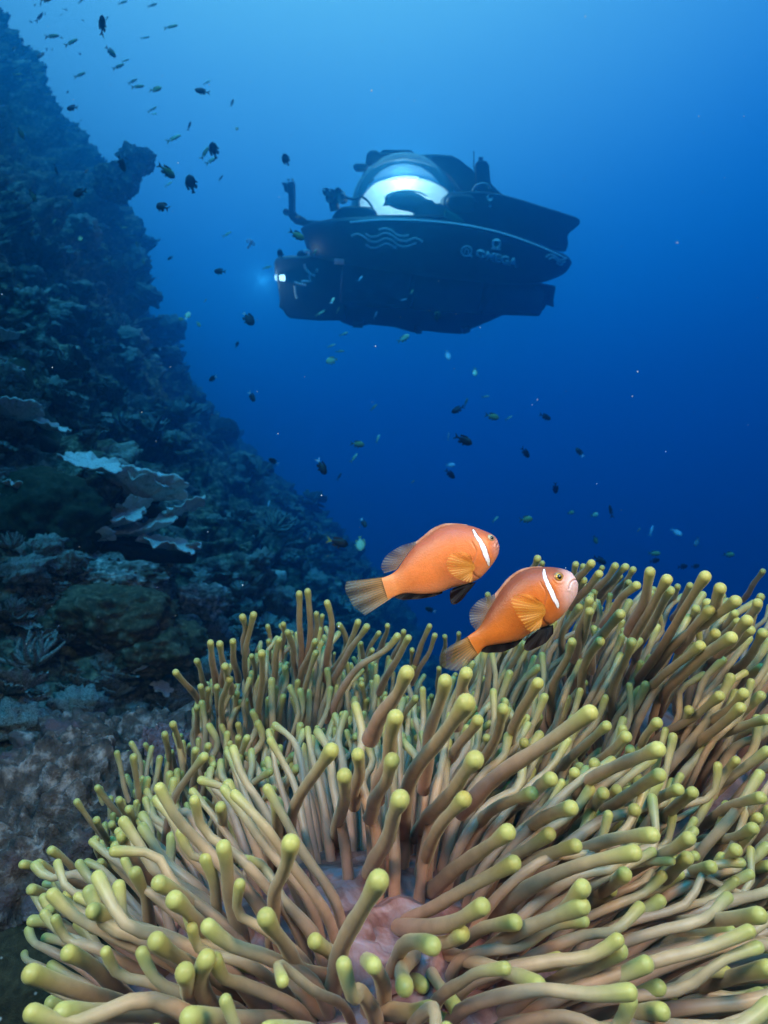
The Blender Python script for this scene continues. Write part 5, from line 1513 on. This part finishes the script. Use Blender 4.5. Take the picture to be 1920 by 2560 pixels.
for sh in ('deep', 'slim', 'disc'):
    tail, dors, anal, pelv = fin_sets(sh)
    for kn, (mb, mf) in SM.items():
        SMESH[sh, kn] = dict(body=mesh_from('fish_body_shape', *small_body(sh), mb), tail_fin=mesh_from('tail_fin_shape', *flat(tail), mf, False),
                             dorsal_fin=mesh_from('dorsal_fin_shape', *flat(dors), mf, False), anal_fin=mesh_from('anal_fin_shape', *flat(anal), mf, False),
                             pelvic_fin=mesh_from('pelvic_fin_shape', *flat(pelv, .006), mf, False))
    for wn_, wm in (('white', M_WTAIL), ('yellow', M_YTAIL)):
        SMESH[sh, wn_] = mesh_from('tail_fin_shape', *flat(tail), wm, False)
def single_mesh(sh, kn):
    V, F = small_body(sh); V = [tuple(v) for v in V]; F = [list(f) for f in F]
    for pts in fin_sets(sh)[:3]:
        v, f = flat(pts); k = len(V); V += v; F += [[i + k for i in q] for q in f]
    return mesh_from('tiny_fish_shape', V, F, SM[kn][0])
STINY = {(sh, kn): single_mesh(sh, kn) for sh in ('deep', 'slim', 'disc') for kn in SM}

OFF = {'A': (0, 0, 3.318), 'B': (0, 0, 2.242), 'C': (300, 200, 3.318), 'D': (640, 340, 1.975), 'E': (0, 640, 1.659), 'F': (700, 820, 1.4302), 'G': (840, 1270, 2.592)}
# crop, x, y, length, heading, shape, colour, tail colour, turned towards/away from us, label
SCHOOL = """
A 382 -8 120 5 deep dark - 10|large dark fish cut by the top edge of the picture
A 290 42 34 80 deep dark - 30|far blue speck of a fish under the large dark fish at the top edge
A 337 38 26 60 deep dark - 40|faint far fish just right of the far speck under the top edge
A 672 8 72 42 slim dark - 0|slim fish climbing steeply out through the top edge
A 1020 20 92 20 slim green - 0|slim fish at the top edge, between the climbing one and the topmost rightmost one
A 1265 43 92 20 slim green - 0|slim fish near the top edge, farthest of its row from the reef
A 542 80 44 -5 slim dark - 20|faint far fish beside the steeply climbing slim one near the top
A 327 143 112 53 slim dark - 0|thin dark fish swimming steeply upward beside the reef top
A 375 118 24 60 deep dark - 30|tiny faint fish touching the nose of the thin upward swimmer
A 507 123 22 20 deep dark - 30|tiny faint fish between the thin upward swimmer and the big finned dark fish
A 255 180 32 -10 deep dark - 20|small faint fish beneath the tail of the thin upward swimmer
A 687 168 30 -30 deep dark - 20|small faint fish to the left of the big finned dark fish
A 848 215 118 58 deep dark - 48|big dark fish with spread fins, seen half from behind near the top
A 887 152 48 55 slim dark - 10|small dark fish right above the big finned dark fish
A 1418 222 132 14 slim green - 0|slim olive fish swimming level, highest of those far from the reef
A 1205 312 86 10 slim green - 0|small slim olive fish below and left of the highest level swimmer
A 432 300 136 6 slim green - 0|slim pale backed fish level with the reef top, tail pointing to the reef
A 508 313 30 0 deep dark - 20|faint speck of a fish touching the nose of the pale backed one
A 590 352 136 28 slim green - 0|pale backed slim fish climbing beside the reef top
A 187 337 40 80 deep dark - 40|small dark roundish fish on the very edge of the reef top
A 117 408 78 120 disc dark white 30|round dark fish with a pale tail in front of the reef top
A 340 450 98 -84 disc dark white 30|dark oval fish with a white tail, swimming straight down beside the reef
A 387 410 26 80 deep dark - 20|tiny faint fish just beside the downward swimming white tailed fish
A 432 412 30 55 slim dark - 20|second tiny faint fish beside the downward swimming white tailed fish
A 662 447 42 -35 deep dark - 20|small faint fish alone below the climbing pale backed slim one
A 918 430 90 -38 deep green - 35|stout olive fish turning down, below the big finned dark fish
A 1040 503 78 14 slim green - 10|pale olive fish of an overlapping pair, the upper one
A 982 552 118 24 slim green - 0|olive fish overlapping the paler one above it, lower of that pair
A 145 617 84 8 slim green - 10|olive fish swimming right in front of the upper reef face
A 345 600 40 22 slim dark - 10|faint far fish beside the notch of the reef top
A 662 622 114 24 slim green - 0|olive fish climbing gently, alone between the reef notch and the fish pair
A 1100 675 96 28 slim green - 0|slim fish, uppermost of the three stepping down to the right
A 1143 718 122 6 slim green - 0|level olive fish, middle of the three stepping down to the right
A 1290 740 126 -3 deep green - 20|stoutest olive fish, last of the three stepping down to the right
A 600 895 122 172 deep dark - 20|stout black fish heading left beside the reef, alone in open water
A 560 765 32 20 deep dark - 30|faint far fish above the stout black fish beside the reef
A 1262 908 98 32 slim green - 0|slim pale fish, upper of a close pair in the open water
A 1278 945 60 15 slim pale - 10|small pale fish, lower of a close pair in the open water
A 1570 1045 96 74 slim dark - 5|thin dark fish standing nearly upright over the pale slim fish
A 1440 1148 150 26 slim pale - 0|pale slim fish with a thin tail under the upright dark one
A 172 1105 84 -68 deep green - 35|drab fish heading down in front of the hazy reef top
A 672 998 30 20 slim dark - 20|very faint fish below the stout black one beside the reef
A 650 1085 24 60 deep dark - 20|very faint speck of a fish over the jutting reef shelf
B 1160 462 50 30 slim pale - 0|small pale fish right above the black fish heading left
B 1134 512 88 176 deep dark - 15|black fish heading left with a forked tail, under a small pale fish
B 1301 576 60 80 slim dark - 20|small dark fish standing upright, farthest out over the water at that height
B 1328 722 50 115 slim green - 45|small drab fish seen from behind, above the faint pink jelly
B 1200 846 94 102 disc dark - 20|black oval fish rising, its tail crossed by two slim ones
B 1148 858 92 60 slim green - 0|slim fish partly hidden behind the rising black oval one
B 1185 900 86 32 slim pale - 0|slim pale fish below the tail of the rising black oval one
B 1604 898 52 120 disc dark - 50|dark round fish in the water above the arm of the submarine
B 680 915 78 -72 deep dark - 35|dark fish diving in front of the jutting reef shelf
B 932 958 92 -28 deep green - 40|stout olive fish with a raised forked tail, right of the reef shelf
B 945 1032 56 42 slim pale - 10|small pale fish directly below the stout one with the raised tail
B 1073 1035 112 102 disc dark - 15|black oval fish rising alone, midway between reef and submarine
B 1238 998 46 58 slim dark - 10|faint blue sliver of a fish between the black oval ones and the submarine
B 912 1160 112 150 deep dark - 30|largest dark olive fish, facing the reef with open fins
B 313 948 56 -84 slim dark - 30|thin dark fish hanging head down against the hazy reef
B 482 962 44 100 deep dark - 45|small dark round fish against the hazy reef, left of the diving one
B 448 1080 100 186 deep dark - 20|dark finned fish heading left across the hazy reef
B 183 1095 64 -72 deep green - 35|dull green fish heading down over the reef, left of the dark finned one
B 303 1245 40 10 deep green - 40|dim greenish fish low on the hazy reef
B 449 1335 56 -60 deep green - 35|dull green fish with a pale belly low on the hazy reef edge
B 697 1275 40 10 slim green - 20|faint green fish at the foot of the hazy reef headland
C 887 1280 92 32 slim pale - 5|pale fish climbing right, in the water left of the pink jelly
C 1475 1140 58 100 disc dark - 50|small dark round fish crossing the elbow of the submarine arm
C 1465 1285 146 -26 deep green - 15|long dark olive fish heading down beside the bow of the submarine
C 1333 1445 66 110 disc dark - 45|dark round fish over the upper corner of the submarine nose
C 1612 1437 72 45 slim pale - 30|pale green fish in front of the hull near the bow pipes
C 1218 1555 82 12 slim green - 10|green fish lit by the headlamp of the submarine
C 830 1588 116 172 deep dark - 15|stout black fish heading left, left of the headlamp
C 417 1477 62 190 deep dark - 30|dark oval fish heading left at the edge of the slope haze
C 140 1365 44 80 deep green - 30|very faint greenish fish over the blue slope edge
C 195 1510 48 -80 deep green - 30|small green fish hanging below the dark oval one at the haze edge
C 560 1957 88 76 deep pale white 35|pale upright fish low over the slope, beside two drab ones
C 512 1985 70 165 deep green - 20|drab fish facing left, touching the pale upright one
C 650 2025 66 -50 deep green - 20|drab yellowish fish right of the pale upright one
C 1062 1978 152 -52 disc dark white 5|big black oval fish with a pale tail below the headlamp
C 708 1830 44 48 slim green - 10|faint small fish above the pale upright one
D 515 703 44 55 slim blue - 20|small teal fish in front of the foremost ballast tank
D 378 812 50 75 slim pale white 45|bright white and green fish before the nose of the submarine
D 316 876 62 30 slim pale - 0|pale fish at the lower edge of the submarine nose
D 405 860 40 62 slim green - 20|small greenish fish right of the bright white one before the nose
D 590 885 44 62 slim blue - 20|small bluish fish in front of the keel
D 770 770 34 62 slim green - 30|tiny teal fish in front of the middle ballast tank
D 730 808 36 5 slim blue - 20|tiny blue pair tailed fish low on the middle ballast tank
D 896 893 44 100 disc green - 50|round dark green fish in front of the keel
D 433 978 52 22 slim pale - 5|pale fish just under the keel of the submarine
D 728 1000 70 26 deep pale - 20|pale fish with a dark tail under the middle of the keel
E 983 368 30 62 deep dark - 20|small dark fish alone below the big black oval one
E 1375 372 40 18 slim pale - 5|pale fish, upper of three above the pale round one
E 1410 395 40 6 slim green - 5|greenish fish overlapping the pale round one from above
E 1377 433 56 190 disc yell - 10|pale round fish, the brightest in the water below the submarine
E 1044 583 56 -58 deep dark white 15|dark fish with a white tail over the slope haze, uphill of the others
E 883 508 44 200 deep dark white 30|dim dark fish with a white patch over the blue slope
E 648 388 36 190 deep dark white 30|small dark fish with a white patch, high on the blue slope
E 1333 873 84 -62 deep dark white 5|black fish with a bright white tail, diving over the slope edge
E 1407 915 40 60 slim dark - 10|small dark sliver of a fish beside the diving white tailed one
E 1135 852 50 150 deep dark white 15|dark fish with a pale tail, left of the diving white tailed one
E 1482 780 64 -5 deep green - 15|drab fish with an orange tinge above the diving white tailed one
E 1567 758 44 70 slim pale - 10|pale green fish rising, higher of two over the deep slope edge
E 1468 838 52 52 slim pale - 5|pale green fish climbing, lower of two over the deep slope edge
E 1550 628 42 45 slim green - 5|dim green fish climbing below the pale round one
E 190 1118 86 82 disc blue - 25|large pale blue fish hanging upright beside the plate corals
E 192 492 66 120 deep dark white 20|dark fish with a white belly close over the reef face
E 1508 1107 46 -60 deep dark white 30|blue white fish just above the round yellow one over the dark slope
E 1400 1187 100 -14 deep dark yellow 5|black fish with a yellow tail left of the upper orange fish
E 1494 1190 70 -86 disc yell - 25|round yellow fish between the yellow tailed one and the upper orange fish
E 1115 1027 34 80 slim blue - 20|small bright blue fish over the dark lower slope
E 1062 1150 46 50 deep dark white 20|dark fish with a white patch below the small bright blue one
F 600 97 44 -82 deep blue - 25|teal fish heading down, nearest the keel on its right
F 697 157 38 -100 deep pale - 35|teal fish heading down, second below the keel
F 735 245 32 10 slim pale - 10|small pale fish right of the dark one and its green companion
F 636 291 54 205 deep dark - 10|dark fish facing left with a green one at its tail
F 665 266 34 70 slim green - 15|small green fish at the tail of the dark one facing left
F 758 316 58 -12 deep green - 15|dark olive fish beside a small pale one in mid water
F 818 322 30 30 slim pale - 20|small pale fish at the nose of the dark olive one
F 948 317 50 -22 deep dark - 10|dark fish alone out in mid water, heading down to the right
F 655 400 74 -28 deep dark - 20|largest dark fish in mid water, heading down to the right
F 602 388 32 84 slim blue - 15|small teal fish behind the tail of the largest dark one
F 877 445 50 -50 deep dark - 15|dark fish diving, below and right of the largest dark one
F 1072 445 44 125 deep dark white 15|dark fish with a pale tail, alone out on the right
F 610 490 38 5 deep blue - 20|teal fish directly above a dark one in mid water
F 608 522 50 -42 deep dark - 15|dark fish directly below a teal one in mid water
F 985 572 44 -82 deep dark - 25|dark teal fish hanging head down over the far tentacles
F 1183 655 54 98 slim dark - 10|thin dark fish standing upright, high over the far tentacles
F 770 684 34 42 slim pale - 10|pale small fish right above the snout of the upper orange fish
F 880 684 56 4 deep green - 20|drab olive fish in the gap right of the upper orange fish
F 1040 660 32 10 deep green - 25|faint green fish midway above the lower orange fish
F 1125 668 36 10 deep pale - 25|pale green fish, above the far tentacles and left of the thin upright one
F 1283 722 22 45 slim green - 20|tiny faint teal fish above the tentacle tips
F 1328 725 44 68 slim blue - 10|bright teal fish rising above the far tentacle tips
F 1418 730 44 -35 deep blue - 20|teal and dark fish heading down above the tallest far tentacles
F 1490 765 38 -95 deep blue - 25|teal fish heading down, lowest of the three teal ones over the tentacles
F 1128 757 38 -60 deep green - 25|drab fish just over the tentacle tips, below the pale green one
F 1605 810 48 -4 deep green - 10|dark green fish farthest to the right over the tentacles
F 1338 806 44 0 deep green - 15|dark green fish, upper of a dim pair close over the tentacles
F 1340 832 44 10 deep dark - 15|dark fish, lower of a dim pair close over the tentacles
F 1440 853 44 5 deep dark - 15|dark fish half behind the tips of the tallest tentacles
F 1485 852 38 5 deep dark - 15|small dark fish right of the one half behind the tips
F 1143 830 54 -30 deep dark - 15|dark fish peeping over the tips beside the lower orange fish
F 475 550 18 40 slim green - 20|tiny green fish over the dark slope edge
G 612 660 78 160 deep dark white 10|dark fish with a white tail under the upper orange fish
"""
def build_school():
    rs = np.random.default_rng(41)
    for row in SCHOOL.strip().split('\n'):
        a, label = row.split('|')
        k, x, y, L_, ang, sh, kn, tc, turn = a.split()
        ox, oy, s = OFF[k]
        px, py, L_ = ox + float(x) / s, oy + float(y) / s, float(L_) / s * 0.92
        real = {'deep': 0.085, 'slim': 0.10, 'disc': 0.11}[sh]
        turn = float(turn)
        fore = max(0.55, math.cos(math.radians(turn)))
        d = real * fore * FPX / L_
        d = min(max(d, 1.6), 8.5)
        ln = L_ * d / FPX / fore
        pos = at(px, py, d)
        yaw = math.radians(turn) * (1 if rs.uniform() < .5 else -1)
        R_ = Matrix.Rotation(TH, 4, 'X') @ Matrix.Rotation(-math.radians(float(ang)), 4, 'Y')
        if abs(float(ang)) > 120: R_ = R_ @ Matrix.Rotation(math.pi, 4, 'X')
        R_ = R_ @ Matrix.Rotation(yaw, 4, 'Z') @ Matrix.Rotation(rs.uniform(-.25, .25), 4, 'X')
        M = Matrix.Translation(Vector(pos)) @ R_ @ Matrix.Scale(ln, 4)
        group = 'small reef fish swimming over the slope'
        if L_ > 19:
            root = bpy.data.objects.new('reef_fish', None); C.objects.link(root); root.empty_display_size = 0.3
            root.matrix_world = M
            ms = SMESH[sh, kn]
            for nm in ('body', 'tail_fin', 'dorsal_fin', 'anal_fin', 'pelvic_fin'):
                me = ms[nm]
                if nm == 'tail_fin' and tc != '-': me = SMESH[sh, tc]
                o = bpy.data.objects.new(nm, me); C.objects.link(o); o.parent = root
        else:
            root = bpy.data.objects.new('reef_fish', STINY[sh, kn]); C.objects.link(root)
            root.matrix_world = M
            if tc != '-':
                o = bpy.data.objects.new('tail_fin', SMESH[sh, tc]); C.objects.link(o); o.parent = root; o.scale = (1.02, 1.3, 1.05)
        tag(root, label, 'fish', group)
    # the small jelly drifting between reef and submarine
    p = at(300 + 1080 / 3.318, 200 + 1355 / 3.318, 2.4)
    root = empty('jellyfish', p, (0.3, 0.5, 0), 'blurred pinkish translucent jelly drifting left of the submarine', 'jellyfish')
    m, n, l, b = new_mat('jelly_skin', (0.60, 0.50, 0.72), 0.3); b.inputs['Alpha'].default_value = 0.28
    th = np.linspace(0.01, math.pi * .55, 14); ph = np.linspace(0, 2 * math.pi, 28, endpoint=False)
    T_, P_ = np.meshgrid(th, ph, indexing='ij')
    V = np.stack([np.sin(T_) * np.cos(P_), np.sin(T_) * np.sin(P_), np.cos(T_) * .8], -1).reshape(-1, 3) * 0.018
    mobj('bell', V, grid_faces(14, 28, wrap_v=True), m, root)
    m2, n, l, b = new_mat('jelly_core', (0.72, 0.72, 0.80), 0.4); b.inputs['Alpha'].default_value = 0.5
    tube('oral_arms', [(0, 0, 0.010), (0.002, 0.001, -0.004), (-0.003, 0.002, -0.020)], 0.004, m2, root, 10)
build_school()
build_haze()
